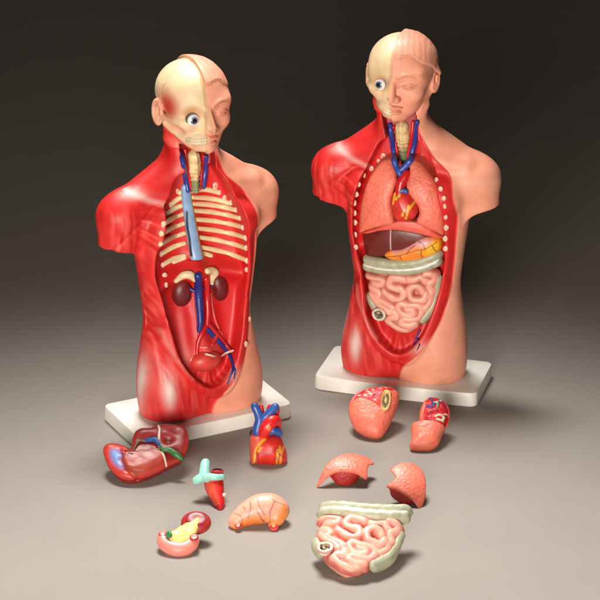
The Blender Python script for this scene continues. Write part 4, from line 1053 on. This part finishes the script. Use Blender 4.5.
# ------------------------------------------------------------------ the paper sweep
def sweep():
    prof = [(-900, 0)] + [(-900 + i * 130, 0) for i in range(1, 20)]
    y0, R = 1700.0, 500.0
    for i in range(0, 25):
        a = math.radians(i * 86 / 24); prof.append((y0 + R * math.sin(a), R * (1 - math.cos(a))))
    a = math.radians(86); ye, ze = prof[-1]
    for k in range(1, 8): prof.append((ye + k * 200 * math.cos(a), ze + k * 200 * math.sin(a)))
    xs = np.linspace(-1600, 1600, 33)
    v = np.array([(x, y, z) for (y, z) in prof for x in xs]); m = len(xs)
    q = np.array([(j * m + i, j * m + i + 1, (j + 1) * m + i + 1, (j + 1) * m + i) for j in range(len(prof) - 1) for i in range(m - 1)])
    mt = bpy.data.materials.new('seamless_paper'); mt.use_nodes = True
    nt = mt.node_tree; N = nt.nodes; L = nt.links; p = N['Principled BSDF']
    tc = N.new('ShaderNodeTexCoord'); nz = N.new('ShaderNodeTexNoise'); nz.inputs['Scale'].default_value = 700; nz.inputs['Detail'].default_value = 5
    L.new(tc.outputs['Object'], nz.inputs['Vector'])
    cr = N.new('ShaderNodeMix'); cr.data_type = 'RGBA'
    cr.inputs['A'].default_value = (*lin(144, 137, 129), 1); cr.inputs['B'].default_value = (*lin(156, 149, 140), 1)
    L.new(nz.outputs['Fac'], cr.inputs['Factor']); L.new(cr.outputs['Result'], p.inputs['Base Color'])
    n2 = N.new('ShaderNodeTexNoise'); n2.inputs['Scale'].default_value = 14; n2.inputs['Detail'].default_value = 3; L.new(tc.outputs['Object'], n2.inputs['Vector'])
    m2 = N.new('ShaderNodeMapRange'); m2.inputs['To Min'].default_value = .94; m2.inputs['To Max'].default_value = 1.06; L.new(n2.outputs['Fac'], m2.inputs['Value'])
    vm = N.new('ShaderNodeVectorMath'); vm.operation = 'SCALE'; L.new(cr.outputs['Result'], vm.inputs[0]); L.new(m2.outputs[0], vm.inputs['Scale']); L.new(vm.outputs[0], p.inputs['Base Color'])
    p.inputs['Roughness'].default_value = .8; p.inputs['Specular IOR Level'].default_value = .25
    bp = N.new('ShaderNodeBump'); bp.inputs['Strength'].default_value = .25; bp.inputs['Distance'].default_value = .0004
    L.new(nz.outputs['Fac'], bp.inputs['Height']); L.new(bp.outputs[0], p.inputs['Normal'])
    o = obj('backdrop', mesh_data('backdrop', v, q, None, mt)); o['kind'] = 'structure'
sweep()

# ------------------------------------------------------------------ camera, lamps, world
cd = bpy.data.cameras.new('camera'); cam = bpy.data.objects.new('camera', cd); COL.objects.link(cam)
cam.location = Vector(CAM) * S; cam.rotation_euler = (math.pi / 2 - PITCH, 0, 0)
cd.sensor_width = 36; cd.lens = 36 * F_PX / 600; cd.clip_start = .01; cd.clip_end = 50
scene.camera = cam
def area(name, loc, target, size, power, col, spread=180):
    l = bpy.data.lights.new(name, 'AREA'); l.shape = 'RECTANGLE'; l.size, l.size_y = size; l.energy = power; l.color = col; l.spread = math.radians(spread)
    o = bpy.data.objects.new(name, l); COL.objects.link(o); o.location = loc
    o.rotation_euler = (Vector(target) - Vector(loc)).to_track_quat('-Z', 'Y').to_euler()
    return o
def spot(name, loc, target, deg, blend, power, radius, col):
    l = bpy.data.lights.new(name, 'SPOT'); l.spot_size = math.radians(deg); l.spot_blend = blend; l.energy = power; l.shadow_soft_size = radius; l.color = col
    o = bpy.data.objects.new(name, l); COL.objects.link(o); o.location = loc
    o.rotation_euler = (Vector(target) - Vector(loc)).to_track_quat('-Z', 'Y').to_euler()
spot('top_lamp', (-.14, .27, 1.5), (0, -.73, 0), 55, .65, 200, .28, (1, .975, .945))
area('front_fill', (-.30, -1.8, .46), (0, 0, .2), (.8, .4), 4.3, (1, .93, .86), 60)
w = bpy.data.worlds.new('World'); scene.world = w; w.use_nodes = True
w.node_tree.nodes['Background'].inputs['Color'].default_value = (1, .84, .64, 1); w.node_tree.nodes['Background'].inputs['Strength'].default_value = .03
scene.view_settings.view_transform = 'Standard'; scene.view_settings.look = 'None'
scene.view_settings.exposure = 0; scene.view_settings.gamma = 1
